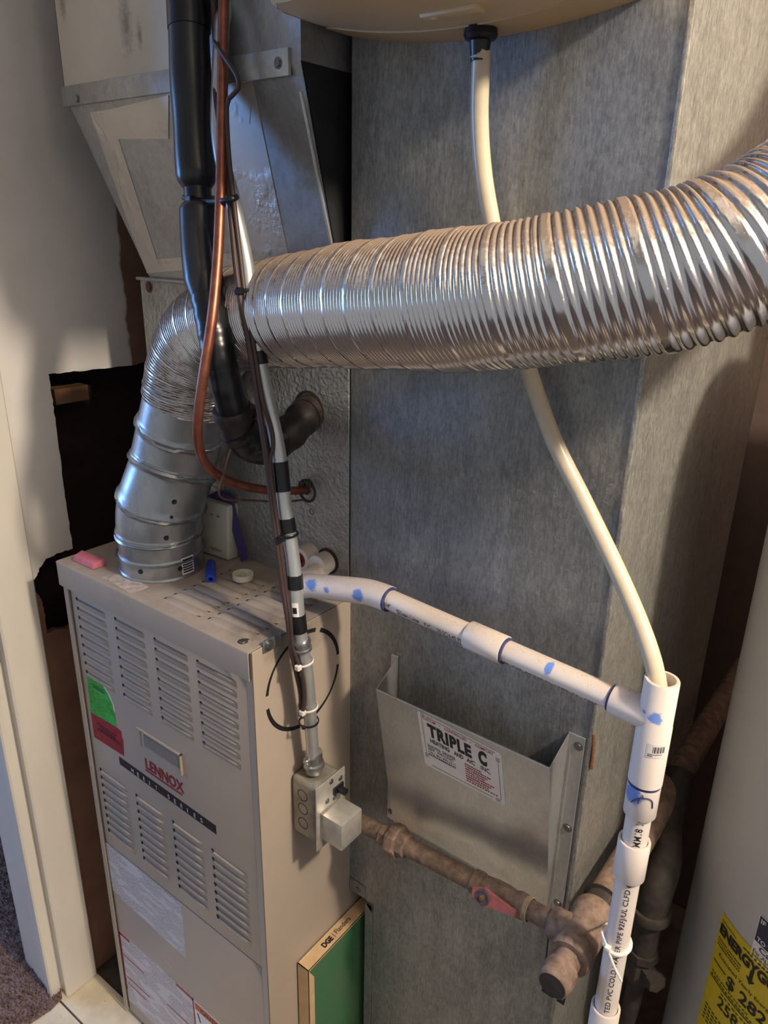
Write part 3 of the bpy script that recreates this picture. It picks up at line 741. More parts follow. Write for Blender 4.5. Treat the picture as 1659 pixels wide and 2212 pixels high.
dl_ = MB(); q4_ = [at(x, y, Y=YD) for x, y in ((1187, 1990), (1262, 2020), (1218, 2172), (1170, 2140))]
dl_.prism(q4_, (0, -.0004, 0)); dlo = d.part('duct_label', dl_, 'dark_ink', None, 0)
cen_ = (q4_[0] + q4_[1] + q4_[2] + q4_[3]) / 4
dl2 = MB(); dl2.prism([cen_.lerp(p, .88) + V(0, -.0004, 0) for p in q4_], (0, -.0002, 0)); d.part('label_face', dl2, 'galv_duct', dlo, 0)
dl3 = MB(); lr = at(1196, 2085, Y=YD); letter(dl3, 'R', lambda u, v: V(u, YD - .0008, v), lr.x, lr.x + .022, lr.z, lr.z + .030, bold=.05); d.part('label_letter', dl3, 'dark_ink', dlo, 0)

# ------------------------------------------------------------------ humidifier on the duct, with its drain
h = T('humidifier', (.17, .10, 1.745), 'tan plastic furnace humidifier mounted high on the return duct', 'humidifier')
def hz(x): return 1.7215 + .62 * (x - .187) ** 2          # bowed underside
OUT = [(.002, .2012), (-.014, .165), (-.013, .12), (-.004, .085), (.016, .055), (.045, .025), (.09, .006), (.15, .0), (.20, .0), (.26, .006), (.305, .025), (.335, .06), (.345, .11), (.347, .2012)]
def plan(inset, dz, z=None):
    cx_, cy_ = .17, .12; out = []
    for x, y in OUT:
        xx, yy = cx_ + (x - cx_) * (1 - inset), (cy_ + (y - cy_) * (1 - inset)) if y < .2 else y
        out.append(V(xx, yy, (hz(xx) + dz) if z is None else z))
    return out
hb = MB(); hb.ring([plan(.05, 0), plan(.018, .003), plan(.004, .009), plan(0, .02), plan(0, 0, 1.95), plan(.03, 0, 2.1)], False, False); hs_ = h.part('cover', hb, 'tan_plastic_light', None, 50)
ub = MB(); lo_ = plan(.05, 0); n_x = 18; rows_ = []
def y_front(x):
    L2 = sorted(((p.x, p.y) for p in lo_ if p.y < .2), key=lambda t: t[0])
    for (xa, ya), (xb, yb) in zip(L2, L2[1:]):
        if xa <= x <= xb: return ya + (yb - ya) * (x - xa) / max(1e-6, xb - xa)
    return .16
xa_, xb_ = min(p.x for p in lo_), max(p.x for p in lo_)
for (c0, c1, nm, mt, dz_) in ((0, .66, 'front_underside', 'tan_plastic_light', 0), (.66, 1, 'back_underside', 'tan_plastic', -.0012)):
    ub = MB(); vs_ = []
    for i in range(n_x + 1):
        x = xa_ + (xb_ - xa_) * i / n_x; yf_ = y_front(x)
        for t in (c0, c1):
            y = max(yf_, min(.2012, .2012 * t + yf_ * (1 - t))) if t else yf_
            y = max(yf_, .150) if (nm == 'front_underside' and t) or (nm == 'back_underside' and t == c0) else y
            vs_.append(V(x, y, hz(x) + dz_))
    n2 = len(vs_); ub.add(vs_ + [v + V(0, 0, .004) for v in vs_], [(2 * i, 2 * i + 1, 2 * i + 3, 2 * i + 2) for i in range(n_x)] + [(n2 + 2 * i, n2 + 2 * i + 1, n2 + 2 * i + 3, n2 + 2 * i + 2) for i in range(n_x)] + [(2 * i, 2 * i + 2, n2 + 2 * i + 2, n2 + 2 * i) for i in range(n_x)] + [(2 * i + 1, 2 * i + 3, n2 + 2 * i + 3, n2 + 2 * i + 1) for i in range(n_x)])
    h.part(nm, ub, mt, None, 40)
sp = at(1040, 48, Z=1.7275)
spx, spy = .196, .165
SPT = at(1040, 46, Y=spy); 
lat = MB(); lc = at(975, 24, Z=1.722); lat.rbox((lc.x - .030, lc.y - .008, 1.7185), (lc.x + .030, lc.y + .010, 1.726), .002, 2); lat.rbox((lc.x - .02, lc.y - .003, 1.7172), (lc.x - .015, lc.y + .002, 1.720), .0008, 1)
h.part('latch', lat, 'tan_plastic_light')
cw = MB(); z0 = hz(SPT.x) - .0065
cw.lathe(V(SPT.x, spy, z0 + .008), (0, 0, -1), [(0, .0155), (.008, .0168), (.0115, .0150), (.013, .0105), (.030, .0086)], 28); h.part('drain_collar', cw, 'black_plastic')
tube_pts = [V(SPT.x, spy, z0 - .020), at(1040, 112, Y=.166), at(1036, 250, Y=.172), at(1045, 380, Y=.177), at(1070, 520, Y=.182), at(1100, 660, Y=.183), at(1142, 800, Y=.18), at(1196, 950, Y=.174), at(1260, 1080, Y=.166), at(1330, 1225, Y=.152), at(1380, 1340, Y=.140), at(1408, 1420, Y=.128), at(1421, 1480, Y=.122), at(1424, 1520, Y=.119)]
single('drain_tube', MB().tube(tube_pts, .0092, 20, .006), 'vinyl_tube', 'cream vinyl drain tube hanging from humidifier into white drain tee', 'tube')

# ------------------------------------------------------------------ metal flue and flexible vent
fb_ = V(-.303, .098, FT)
FL = [fb_, fb_ + V(.004, .0, .09), at(372, 1010, D=1.143), at(390, 930, D=1.118), at(410, 838, D=1.088)]
fp = T('flue_pipe', fb_, 'galvanised adjustable elbow flue pipe rising from the furnace top', 'flue pipe')
R0 = .0640
cl_ = catmull(FL, .003); frs = frames(cl_)
Ls = [0]
for i in range(1, len(cl_)): Ls.append(Ls[-1] + (cl_[i] - cl_[i - 1]).length)
tot = Ls[-1]
def gore(s0, s1, tilt0, tilt1, r0=R0, r1=R0, name='elbow_gore', beads=()):
    """one ring of the elbow, its rims cut at an angle"""
    loops = []; n = 28; seg = 56
    for i in range(n + 1):
        t = i / n
        row = []
        for k in range(seg):
            a = 2 * math.pi * k / seg
            sv = (s0 + tilt0 * math.cos(a)) * (1 - t) + (s1 + tilt1 * math.cos(a)) * t
            x = min(max(sv, 0), tot - 1e-6); j = min(int(np.searchsorted(Ls, x)), len(cl_) - 1)
            nn, b, tt = frs[j]; r = r0 + (r1 - r0) * t
            ebead = max(math.exp(-((t - .05) / .05) ** 2) * .0022, math.exp(-((t - .93) / .05) ** 2) * .0046)
            row.append(cl_[j] + (nn * math.cos(a + fr0) + b * math.sin(a + fr0)) * (r + ebead))
        loops.append(row)
    fp.part(name, MB().ring(loops, False, False), 'galv_pipe')
fr0 = 0.6
gore(.0, .030, 0, 0, R0, R0, 'base_collar'); gore(.028, .062, 0, .003, R0 - .001, R0 - .001)
gore(.062, .116, .003, .015, R0, R0 + .0005); gore(.112, .172, .015, -.014, R0 + .001, R0 - .0005); gore(.170, .238, -.014, .012, R0, R0 - .001); gore(.236, .296, .012, -.004, R0 - .001, R0 - .002); gore(.299, tot, -.004, 0, R0 - .002, R0 - .003, 'outlet_collar')
for px, py in ((386, 1108), (380, 1138), (365, 1177), (296, 1245), (405, 1243)):
    pp = at(px, py, D=dict([(1108, 1.08), (1138, 1.09), (1177, 1.10), (1245, 1.125), (1243, 1.13)])[py])
    ax = cl_[min(range(len(cl_)), key=lambda i: (cl_[i] - pp).length)]
    dr = (pp - ax); dr.z *= .1; dr.normalize(); fp.part('rivet', screw_mb(ax + dr * (R0 + .0006), dr, .0028, .0022), 'dark_metal')
lab_a = math.atan2(-.84, .55)
lf = lambda u, v: V(fb_.x + math.cos(lab_a + u / R0) * (R0 + .0014), fb_.y + math.sin(lab_a + u / R0) * (R0 + .0014), FT + v)
lm = MB(); patch(lm, lf, .052, .074, .006, .034, 8, 1); fl_ = fp.part('size_label', lm, 'label_white', None, 0)
lt = MB(); lg = lambda u, v: V(fb_.x + math.cos(lab_a + u / R0) * (R0 + .0018), fb_.y + math.sin(lab_a + u / R0) * (R0 + .0018), FT + v)
for k in range(6): patch(lt, lg, .054, .072, .009 + k * .004, .0115 + k * .004, 6, 1)
fp.part('size_lettering', lt, 'dark_ink', fl_, 0)

fx_pts = [at(404, 866, D=1.098), at(410, 838, D=1.088), at(422, 785, D=1.068), at(452, 728, D=1.036), at(505, 695, D=.996), at(565, 683, D=.952), at(640, 674, D=.9), at(750, 663, D=.818), at(900, 657, D=.742), at(1050, 647, D=.693), at(1200, 630, D=.664), at(1350, 606, D=.641), at(1480, 580, D=.624), at(1590, 540, D=.612), at(1690, 490, D=.605)]
end = fx_pts[-1]
fx_pts += [end + V(.05, .045, .05), V(.600, .36, 1.70), V(.655, .43, 1.80)]
vt = T('vent_hose', fx_pts[1], 'ribbed silver flexible vent hose crossing in front of the duct', 'vent hose')
def flex_mesh():
    path = catmull(fx_pts, .00062); fr = frames(path); L = [0]; ph = [0.0]
    x_of = []
    for p in path:
        cc = RW.T @ (np.array(p) - CAM); x_of.append(CX + cc[0] / -cc[2] * FPX)
    for i in range(1, len(path)):
        ds = (path[i] - path[i - 1]).length; L.append(L[-1] + ds)
        pit = .0335 + .031 * min(1, max(0, (x_of[i] - 1060) / 170)) if x_of[i] > 560 else .029   # hose pulled out longer to the right
        ph.append(ph[-1] + ds / pit)
    seg = 60; loops = []
    cs_ = [(math.cos(2 * math.pi * k / seg), math.sin(2 * math.pi * k / seg)) for k in range(seg)]
    for i, p in enumerate(path):
        n, b, t = fr[i]; row = []
        wide = min(1, max(0, (x_of[i] - 1060) / 170))
        for k in range(seg):
            q_ = ph[i] - k / seg
            f_ = q_ % 1.0
            if f_ < .17:
                e_ = min(f_, .17 - f_) / .03
                rr = .0640 + .0021 * min(1.0, e_)
                if e_ > 1.2: rr -= .0005 * (k % 2)
            else:
                w = ((f_ - .17) / .83 * 6.0) % 1.0
                hgt = max(0.0, math.cos((w - .5) * math.pi * (1.15 + .35 * wide)))
                rr = .0634 + (.0021 + .0003 * wide) * hgt ** .7
            sq = 1 + .012 * math.sin(q_ * 1.7 + .4) * (cs_[k][0] ** 2 - cs_[k][1] ** 2)
            row.append(p + (n * cs_[k][0] + b * cs_[k][1]) * rr * sq)
        loops.append(row)
    return MB().ring(loops, False, False)
vt.part('ribbed_hose', flex_mesh(), 'flex', None, 80)

# ------------------------------------------------------------------ refrigerant lines
su = T('suction_line', SUC, 'thick black foam insulated refrigerant line curving into the coil cabinet', 'refrigerant line')
def pth(l): return [at(x, y, D=dd) for x, y, dd in l]
up_path = pth([(404, -70, .857), (406, 0, .863), (409, 100, .871), (414, 210, .884), (420, 320, .897), (427, 410, .905)])
def ceil(p, dx=0.0): return [V(p.x + dx, min(p.y, .10), 2.44), V(p.x + dx * .5, min(p.y, .10), 2.1)]
up_path = ceil(up_path[0]) + up_path
def r_up(t): return .0238 * (1 if t < .98 else 1 - .35 * ((t - .98) / .02) ** 2) * (1 + .02 * math.sin(t * 60))
su.part('upper_sleeve', MB().tube(up_path, r_up, 28, .004), 'insul')
su.part('tape_wrap', MB().tube(pth([(404, -60, .858), (406, 0, .863), (409, 66, .868)]), .0246, 28, .004), 'black_tape')
su.part('neck', MB().tube(pth([(426, 400, .905), (428, 425, .905), (430, 455, .905)]), .0165, 20, .004), 'black_tape')
mid = pth([(429, 438, .905), (431, 500, .905), (436, 570, .900), (445, 632, .895), (452, 660, .893)])
su.part('middle_sleeve', MB().tube(mid, lambda t: .0232 * (.72 + .28 * min(1, t / .06)) * (1 if t < .75 else 1 - .28 * (t - .75) / .25), 28, .003), 'insul')
for i, (a, r_a) in enumerate((([(447, 640, .895), (457, 690, .892), (465, 728, .892)], .0196), ([(463, 715, .892), (472, 765, .895), (478, 792, .9)], .0206), ([(476, 780, .898), (486, 820, .907), (497, 862, .918), (507, 893, .93)], .0200))):
    su.part('taped_section', MB().tube(pth(a), lambda t, r_a=r_a: r_a * (1 + .02 * math.sin(t * 17)), 24, .003), 'black_tape' if i != 0 else 'insul')
low_path = pth([(500, 880, .928), (512, 920, .945), (535, 950, .965), (565, 962, .985), (598, 955, 1.003), (632, 928, 1.022), (655, 902, 1.04)]) + [SUC + V(.002, -.004, 0)]
su.part('elbow_wrap', MB().tube(low_path, lambda t: .0240 + .0012 * math.sin(t * 37) - .0005 * t, 26, .003), 'grimy_tape')
su.part('elbow_tape', MB().tube(low_path[1:5], lambda t: .0253 + .0005 * math.sin(t * 40), 24, .003), 'black_tape')
vc = at(541, 888, D=.955)
su.part('service_valve', MB().lathe(vc, (.3, -.9, .3), [(-.02, .009), (.004, .009), (.0045, .011), (.014, .0105), (.018, .006)], 10).lathe(vc + V(.02, .006, 0), (.2, -1, .2), [(-.015, .005), (.008, .005), (.012, .004)], 10), 'copper_dull')
su.part('bare_end', MB().tube([low_path[-2].lerp(low_path[-1], .3), SUC + V(0, .01, 0)], .0250, 24, .004), 'grimy_tape')

lq = pth([(484, -70, .828), (483, 0, .834), (481, 150, .842), (479, 300, .850), (476, 430, .856), (470, 560, .860), (459, 680, .859), (441, 800, .868), (430, 880, .886), (427, 940, .908), (438, 990, .945), (465, 1022, .97), (505, 1043, .996), (560, 1056, 1.03), (610, 1060, 1.06)]) + [LIQ + V(0, .004, 0)]
lq = ceil(lq[0]) + lq
single('liquid_line', MB().tube(lq, .0062, 18, .005), 'copper', 'bare copper refrigerant tube bending in a U below the black insulated line', 'copper tube', LIQ)
wr = pth([(568, 882, .925), (560, 897, .94), (530, 925, .94), (505, 960, .945), (490, 1000, .955), (478, 1045, .965), (473, 1062, .97), (484, 1078, .98), (540, 1081, 1.01), (610, 1084, 1.06)]) + [LIQ + V(-.004, -.004, -.014)]
single('sensor_wire', MB().tube(wr, .0015, 8, .006), 'copper_dull', 'thin reddish sensor wire looping beside the copper tube', 'wire')

# ------------------------------------------------------------------ conduit, cables, tape and ties
cn_px = [(481, -70, .852), (479, 60, .858), (473, 180, .866), (471, 270, .871), (481, 350, .872), (502, 430, .868), (532, 573, .872), (542, 666, .878), (572, 838, .898), (600, 965, .914), (615, 1092, .93), (634, 1216, .948), (646, 1351, .968), (663, 1457, 1.0)]
CNB = at(678, 1650, X=.028)
cn = pth(cn_px) + [CNB.lerp(at(663, 1457, D=1.0), .5), CNB + V(0, 0, -.012)]
cn = ceil(cn[0]) + cn
co_ = T('conduit', CNB, 'shiny metal electrical conduit banded with black tape, down to the switch box', 'conduit')
co_.part('conduit_pipe', MB().tube(cn, .0090, 22, .006), 'emt')
cpath = catmull(cn, .002)
def near(px, py):
    tgt = (px, py); best = None
    for i, p in enumerate(cpath):
        cc = RW.T @ (np.array(p) - CAM); q_ = (CX + cc[0] / -cc[2] * FPX, CY - cc[1] / -cc[2] * FPX)
        dd = (q_[1] - py) ** 2
        if best is None or dd < best[0]: best = (dd, i)
    return best[1]
for y0, y1 in ((700, 742), (757, 788), (998, 1060), (1118, 1150), (1240, 1270), (1327, 1364)):
    a, b = near(0, y0), near(0, y1); a, b = min(a, b), max(a, b)
    co_.part('tape_band', MB().tube(cpath[a:b + 1], .0101, 22, .003, smoothpath=False), 'black_tape')
i0 = near(0, 1298); i1 = near(0, 1334)
n_, b_, t_ = frames(cpath)[i0]
cam_v = (Vector(CAM.tolist()) - cpath[i0]); side = cam_v.cross(t_).normalized(); fwd = t_.cross(side).normalized()
if fwd.dot(cam_v) < 0: fwd = -fwd
if side.dot(V(1, 0, 0)) < 0: side = -side
def cs(u, v, r=.0096): # u angle from facing the camera, v along the pipe
    k = i0 + (i1 - i0) * v; j = int(min(max(k, 0), len(cpath) - 1)); return cpath[j] + fwd * math.cos(u) * r + side * math.sin(u) * r
bc = MB(); patch(bc, lambda u, v: cs(u, v, .0094), -.85, .15, 0, 1, 8, 6); bo = co_.part('barcode_sticker', bc, 'label_white', None, 0)
bl_ = MB()
for k in range(9): patch(bl_, lambda u, v: cs(u, v, .0096), -.7, -.1, .30 + k * .055, .325 + k * .055 + .012 * (k % 3), 5, 1)
co_.part('barcode_bars', bl_, 'dark_ink', bo, 0)
# strap and box connector
k = near(0, 1392); p = cpath[k]; t_ = frames(cpath)[k][2]
sm = MB()
loop = []
stp = MB(); stp.lathe(p - t_ * .008, t_, [(0, .0095), (.0005, .0122), (.004, .0125), (.005, .0112), (.011, .0112), (.012, .0125), (.0155, .0122), (.016, .0095)], 28); tab = MB(); tab.rbox((.0005, p.y - .036, p.z - .010), (.0035, p.y - .004, p.z + .008), .0012, 2)
so = co_.part('pipe_strap', stp, 'zinc'); co_.part('strap_tab', tab, 'zinc', so); co_.part('strap_screw', screw_mb((.0035, p.y - .027, p.z - .001), (1, 0, 0), .0055, .004), 'screw', so)
cnx = MB(); cnx.lathe(CNB + V(0, 0, .022), (0, 0, -1), [(0, .0095), (0, .0122), (.018, .0126), (.019, .0150), (.024, .0152), (.026, .0135), (.034, .0125)], 28); cno = co_.part('box_connector', cnx, 'zinc')
co_.part('set_screw', screw_mb(CNB + V(-.001, -.0125, .012), (0, -1, 0), .0042, .005), 'zinc', cno)
# two brown cables along the conduit
ca = pth([(463, 40, .858), (466, 200, .862), (490, 360, .858), (500, 470, .858), (510, 575, .862), (521, 655, .868), (537, 740, .876), (556, 860, .888), (574, 980, .906), (586, 1080, .921), (598, 1170, .934), (611, 1270, .95), (622, 1340, .96), (628, 1395, .972), (640, 1450, .99), (650, 1500, 1.01), (650, 1545, 1.025)])
cb2 = pth([(462, 90, .835), (490, 130, .828), (512, 165, .828), (515, 190, .83), (500, 208, .836), (490, 230, .842), (494, 330, .848), (506, 440, .852), (520, 560, .861), (531, 650, .868), (547, 740, .876), (566, 860, .886), (586, 925, .898), (590, 965, .905), (583, 1000, .909), (592, 1080, .919), (604, 1170, .933), (617, 1270, .95), (628, 1340, .958), (632, 1395, .97), (652, 1455, .985), (658, 1505, 1.002), (652, 1550, 1.02)])
ca = ceil(ca[0]) + ca
single('thermostat_cable', MB().tube(ca, .0036, 10, .006), 'cable_brown', 'dark brown low-voltage cable running straight along the conduit', 'cable')
single('looped_cable', MB().tube(cb2, .0027, 10, .006), 'cable_brown', 'thinner brown cable with a loop near the top of the copper tube', 'cable')
def tie(name, pts, label, mat_, head, r=.0024, hs=.004):
    t = T(name, pts[0], label, 'cable tie')
    t.part('strap', MB().tube(pts + [pts[0], ], r, 8, .003, True, True, .4), mat_)
    hd = MB(); hd.rbox((head.x - hs, head.y - hs, head.z - hs), (head.x + hs, head.y + hs, head.z + hs), .001, 1); t.part('lock_head', hd, mat_)
tie('cable_tie', pth([(395, 426, .905), (408, 432, .893), (440, 436, .886), (476, 434, .851), (503, 428, .844), (514, 424, .858), (503, 424, .875), (470, 428, .93), (425, 424, .935)]), 'black cable tie strapping insulated line, copper tube and conduit together', 'black_plastic', at(412, 432, D=.89), .0030, .0048)
def tie_on(y, label, mat_, dx=0.0, wide=.0135, group=None, hs=.0038, off=-.35):
    k_ = near(0, y); p_ = cpath[k_]; t2 = frames(cpath)[k_][2]; cv = (Vector(CAM.tolist()) - p_).normalized(); sd = cv.cross(t2).normalized()
    if sd.x < 0: sd = -sd
    fw = t2.cross(sd).normalized()
    if fw.dot(cv) < 0: fw = -fw
    pts = [p_ + sd * (math.cos(a) * wide - (wide - .011) * .9) + fw * math.sin(a) * .0122 for a in [2 * math.pi * i / 14 for i in range(14)]]
    tie('cable_tie', pts, label, mat_, p_ + sd * (-.010) + fw * .0115, .0022, hs)
tie_on(632, 'black cable tie round conduit and cables in front of the vent hose', 'black_plastic')
tie_on(1156, 'black cable tie round conduit above the furnace top', 'black_plastic')
tie_on(1428, 'upper white cable tie on the conduit, just below the strap', 'white_nylon')
tie_on(1525, 'lower white cable tie on the conduit, above the thin black tie', 'white_nylon')
tie_on(1556, 'thin black cable tie lowest on the conduit above the switch box', 'black_plastic', hs=.0026)

# ------------------------------------------------------------------ switch box
b = T('switch_box', (.03, .095, .69), 'dusty metal switch box with fuse cover on the furnace side', 'switch box')
mb = MB(); mb.rbox((.0005, .0665, .697), (.052, .1215, .800), .008, 4); b.part('box_body', mb, 'box_metal')
for z in (.774, .750, .724):
    mb = MB(); mb.lathe((.024, .0672, z), (0, -1, 0), [(0, .0098), (.0008, .0098), (.001, .0085), (.0004, .008)], 20); b.part('knockout', mb, 'dark_metal')
mb = MB(); mb.rbox((.0525, .0620, .692), (.0550, .1245, .8045), .0012, 2)
cv = b.part('cover_plate', mb, 'cover_metal')
for y, z in ((.094, .797), (.114, .790), (.085, .768), (.101, .764), (.094, .698)): b.part('screw', screw_mb((.055, y, z), (1, 0, 0), .003, .002), 'screw', cv)
mb = MB(); mb.rbox((.055, .097, .770), (.058, .119, .783), .001, 1); mb.rbox((.057, .103, .7735), (.072, .1125, .7805), .0012, 2); b.part('toggle_switch', mb, 'black_plastic', cv)
mb = MB(); mb.rbox((.055, .0715, .7085), (.0935, .1175, .7545), .0025, 2); b.part('fuse_cover', mb, 'cover_metal', None)
mb = MB(); mb.rbox((.0548, .0695, .7065), (.0572, .1195, .7565), .0008, 1); b.part('fuse_cover_rim', mb, 'box_metal')
mb = MB(); mb.tube([V(.030, .094, .700), V(.030, .094, .684)], .008, 14); mb.tube([V(.030, .094, .69), V(.018, .1, .672), V(.002, .105, .668)], .0045, 10); b.part('power_cable', mb, 'black_plastic')

# ------------------------------------------------------------------ paper pocket on the duct
k = T('document_pocket', (.22, .18, .665), 'open galvanised document pocket screwed to the return duct', 'pocket')
BL, BR = at(850, 1775, Y=YD - .002), at(1187, 1958, Y=YD - .002)
zb_ = (BL.z + BR.z) / 2; xl, xr = BL.x, .3525
TL, TR = at(815, 1480, Y=.150), at(1180, 1668, Y=.150)
BLp, BRp = V(xl, YD - .003, zb_), V(xr, YD - .003, zb_)
TLp, TRp = V(xl, .150, (TL.z + TR.z) / 2), V(xr, .150, (TL.z + TR.z) / 2)
fn_ = (BRp - BLp).cross(TLp - BLp).normalized()
if fn_.y > 0: fn_ = -fn_
mb = MB(); mb.prism([BLp, BRp, TRp, TLp], fn_ * -.0012); k.part('front_panel', mb, 'galv_bright')
lip_ = MB(); lip_.tube([TLp, TRp], .0014, 8); k.part('front_hem', lip_, 'galv_bright')
LT = at(858, 1418, Y=YD - .002).z; RT = at(1262, 1598, Y=YD - .002).z
mb = MB(); mb.prism([BLp, TLp, V(xl, YD - .001, LT), V(xl, YD - .001, zb_)], (-.0012, 0, 0)); k.part('left_cheek', mb, 'galv_bright')
mb = MB(); mb.prism([BRp, TRp, V(xr, YD - .001, RT), V(xr, YD - .001, zb_)], (.0012, 0, 0)); k.part('right_cheek', mb, 'galv_bright')
mb = MB(); mb.rbox((xr, YD - .0022, zb_ - .014), (xr + .022, YD - .0004, RT + .002), .0006, 1); mb.tube([V(xr + .0055, YD - .0022, zb_), V(xr + .0055, YD - .0022, RT - .02)], .0011, 6, .05); rf = k.part('right_flange', mb, 'galv_bright')
mb = MB(); mb.rbox((xl - .013, YD - .0022, zb_ - .002), (xl, YD - .0004, LT), .0006, 1); lfz = k.part('left_flange', mb, 'galv_bright')
for px, py in ((1249, 1612), (1226, 1788), (1194, 1945)):
    p = at(px, py, Y=YD - .0022); k.part('screw', screw_mb((xr + .0145, YD - .0022, p.z), (0, -1, 0), .0042, .0028), 'screw', rf)
k.part('screw', screw_mb((xl - .007, YD - .0022, zb_ + .012), (0, -1, 0), .0035, .0025), 'screw', lfz)
mb = MB(); mb.prism([BLp, BRp, BRp + V(0, .002, -.006), BLp + V(0, .002, -.006)], (0, .0012, 0)); k.part('bottom_hem', mb, 'galv_bright')
# company card
c4 = [at_plane(x, y, TLp, fn_) for x, y in ((901, 1533), (1083, 1629), (1092, 1741), (919, 1650))]
def cardp(u, v, hh=.0006):  # u right 0..1, v up 0..1
    top_ = c4[0].lerp(c4[1], u); bot_ = c4[3].lerp(c4[2], u); return bot_.lerp(top_, v) + fn_ * hh
mb = MB()
rc = []
for cx__, cy__, a0 in ((.965, .955, 0), (.035, .955, 90), (.035, .045, 180), (.965, .045, 270)):
    for i in range(5):
        a = math.radians(a0 + i * 22.5); rc.append((cx__ + math.cos(a) * .035, cy__ + math.sin(a) * .045))
slab(mb, lambda u, v, hh: cardp(u, v, .0001 + hh), rc, .0004); card = k.part('company_card', mb, 'label_white', None, 0, 'white company card printed in black and red')
g1 = MB(); cp2 = lambda u, v: cardp(u, v, .0008)
letter(g1, 'TRIPLE', cp2, .11, .645, .615, .855, bold=.055, space=1.12); letter(g1, 'C', cp2, .725, .825, .60, .87, bold=.065)
letter(g1, 'HEATING', cp2, .125, .365, .505, .585, bold=.028); letter(g1, 'AND', cp2, .42, .535, .505, .585, bold=.028); letter(g1, 'A/C', cp2, .575, .675, .505, .585, bold=.028); letter(g1, '. .', cp2, .70, .725, .505, .515); letter(g1, 'INC.', cp2, .745, .86, .495, .58, bold=.012)
letter(g1, 'SHAWN  DRAPER', cp2, .075, .43, .40, .455, bold=.008); letter(g1, 'JEFF  VIKLUND', cp2, .075, .40, .335, .39, bold=.008); letter(g1, 'CELL 801-499-6717', cp2, .075, .425, .285, .325, bold=.004); scribble(g1, cp2, .075, .43, .24, .268, 14, 4)
k.part('company_lettering', g1, 'dark_ink', card, 0)
g2 = MB(); letter(g2, 'CUSTOM', cp2, .06, .225, .895, .945, bold=.012); letter(g2, 'CONTROLLED', cp2, .335, .60, .895, .945, bold=.012); letter(g2, 'COMFORT', cp2, .70, .91, .895, .945, bold=.012)
letter(g2, '*', cp2, .27, .285, .905, .935, bold=.02); letter(g2, '*', cp2, .64, .655, .905, .935, bold=.02)
k.part('red_lettering', g2, 'red_ink', card, 0)
for i, tx_ in enumerate(range(8)):
    g2 = MB(); scribble(g2, cp2, .545, .545 + (.20 + .05 * ((i * 5) % 3)) + .012 * i, .43 - i * .045, .455 - i * .045, 12, i); k.part('service_line', g2, 'red_ink', card, 0)
g3 = MB()
def cbar(u0, u1, v0, v1): patch(g3, cp2, u0, u1, v0, v1)
cbar(.11, .93, .965, .972); cbar(.045, .049, .25, .93); cbar(.955, .959, .09, .80); cbar(.10, .86, .05, .057)
for (u, v, dx_, dy_) in ((.055, .965, 1, 0), (.9565, .87, 0, -1), (.047, .2, 0, 1), (.93, .055, -1, 0)):
    for i in range(3):
        cu, cv_ = u + dx_ * i * .018, v + dy_ * i * .028
        if dx_: 
            for sgn in (1, -1): g3.add([cp2(cu, cv_ ), cp2(cu - .005 * dx_, cv_), cp2(cu - .017 * dx_, cv_ + sgn * .035), cp2(cu - .012 * dx_, cv_ + sgn * .035)], [(0, 1, 2, 3)])
        else:
            for sgn in (1, -1): g3.add([cp2(cu, cv_), cp2(cu, cv_ - .009 * dy_), cp2(cu + sgn * .022, cv_ - .03 * dy_), cp2(cu + sgn * .022, cv_ - .021 * dy_)], [(0, 1, 2, 3)])
k.part('card_border', g3, 'dark_ink', card, 0)

# ------------------------------------------------------------------ white PVC condensate drain
E1 = V(DR.x + .004, .136, 1.0645); E2 = at(806, 1279, Y=.146)
E2 = V(E2.x, .146, E2.z); TC = at(1424, 1552, Y=.122)
A = at(1430, 1472, Y=.122); AX = A.x; AY = .122
TC = V(AX, AY, TC.z)
Zp = lambda px, py: at(px, py, Y=AY).z
pv = T('condensate_drain', V(AX, AY, .3), 'white PVC condensate drain line with blue primer smears', 'drain pipe')
BLU = [(at(668, 1262, Y=.12), .012, (1, 1, 1)), (at(700, 1275, Y=.12), .007, (1, 1, 1)), (at(775, 1286, Y=.13), .011, (1, 1, 1)), (at(720, 1275, Y=.12), .006, (1, 1, 1)), (at(1415, 1553, Y=.105), .0085, (1, 1, 1)), (at(1387, 1538, Y=.105), .004, (1, 1, 1)), (at(1186, 1440, Y=.12), .0085, (1.6, 1, .6)), (at(1362, 1715, Y=.105), .014, (1, 1, 1)), (at(1415, 1735, Y=.105), .006, (1, 1, 1)), (at(1425, 1625, Y=.105), .003, (1, 1, 1)), (at(683, 1222, Y=.16), .005, (1, 1, 1))]
m_pvc('pvc_pipe', BLU)
R34, RF = .01335, .0172
pv.part('outlet_pipe', MB().tube([DR + V(0, .01, 0), E1 + V(0, .015, .001)], R34, 24, .01), 'pvc_pipe')
pv.part('outlet_hub', MB().lathe(DR + V(0, -.004, 0), (0, -1, 0), [(0, .0165), (.022, .0168), (.023, .0150)], 28), 'pvc_pipe')
dE = (E2 - E1).normalized(); dP = (TC - E2).normalized()
pv.part('first_elbow', MB().tube([E1 + V(0, .030, 0), E1 + V(0, .012, 0), E1 + V(.006, .0, -.001), E1 + dE * .022, E1 + dE * .066], RF, 28, .003), 'pvc_pipe')
pv.part('second_elbow', MB().tube([E1 + dE * .064, E2 - dE * .022, E2 - dE * .006 + dP * .006, E2 + dP * .022, E2 + dP * .028], RF + .0002, 28, .003), 'pvc_pipe')
run0 = E2 + dP * .02
pv.part('joint_ring', MB().lathe(E2 + dP * .0278, dP, [(0, RF), (.0022, RF * .97), (.003, R34)], 28), 'pvc_dark_glue')
tt = lambda px: (at(px, 1290 + (px - 847) * .4535, Y=.14) - E2).dot(dP) if False else None
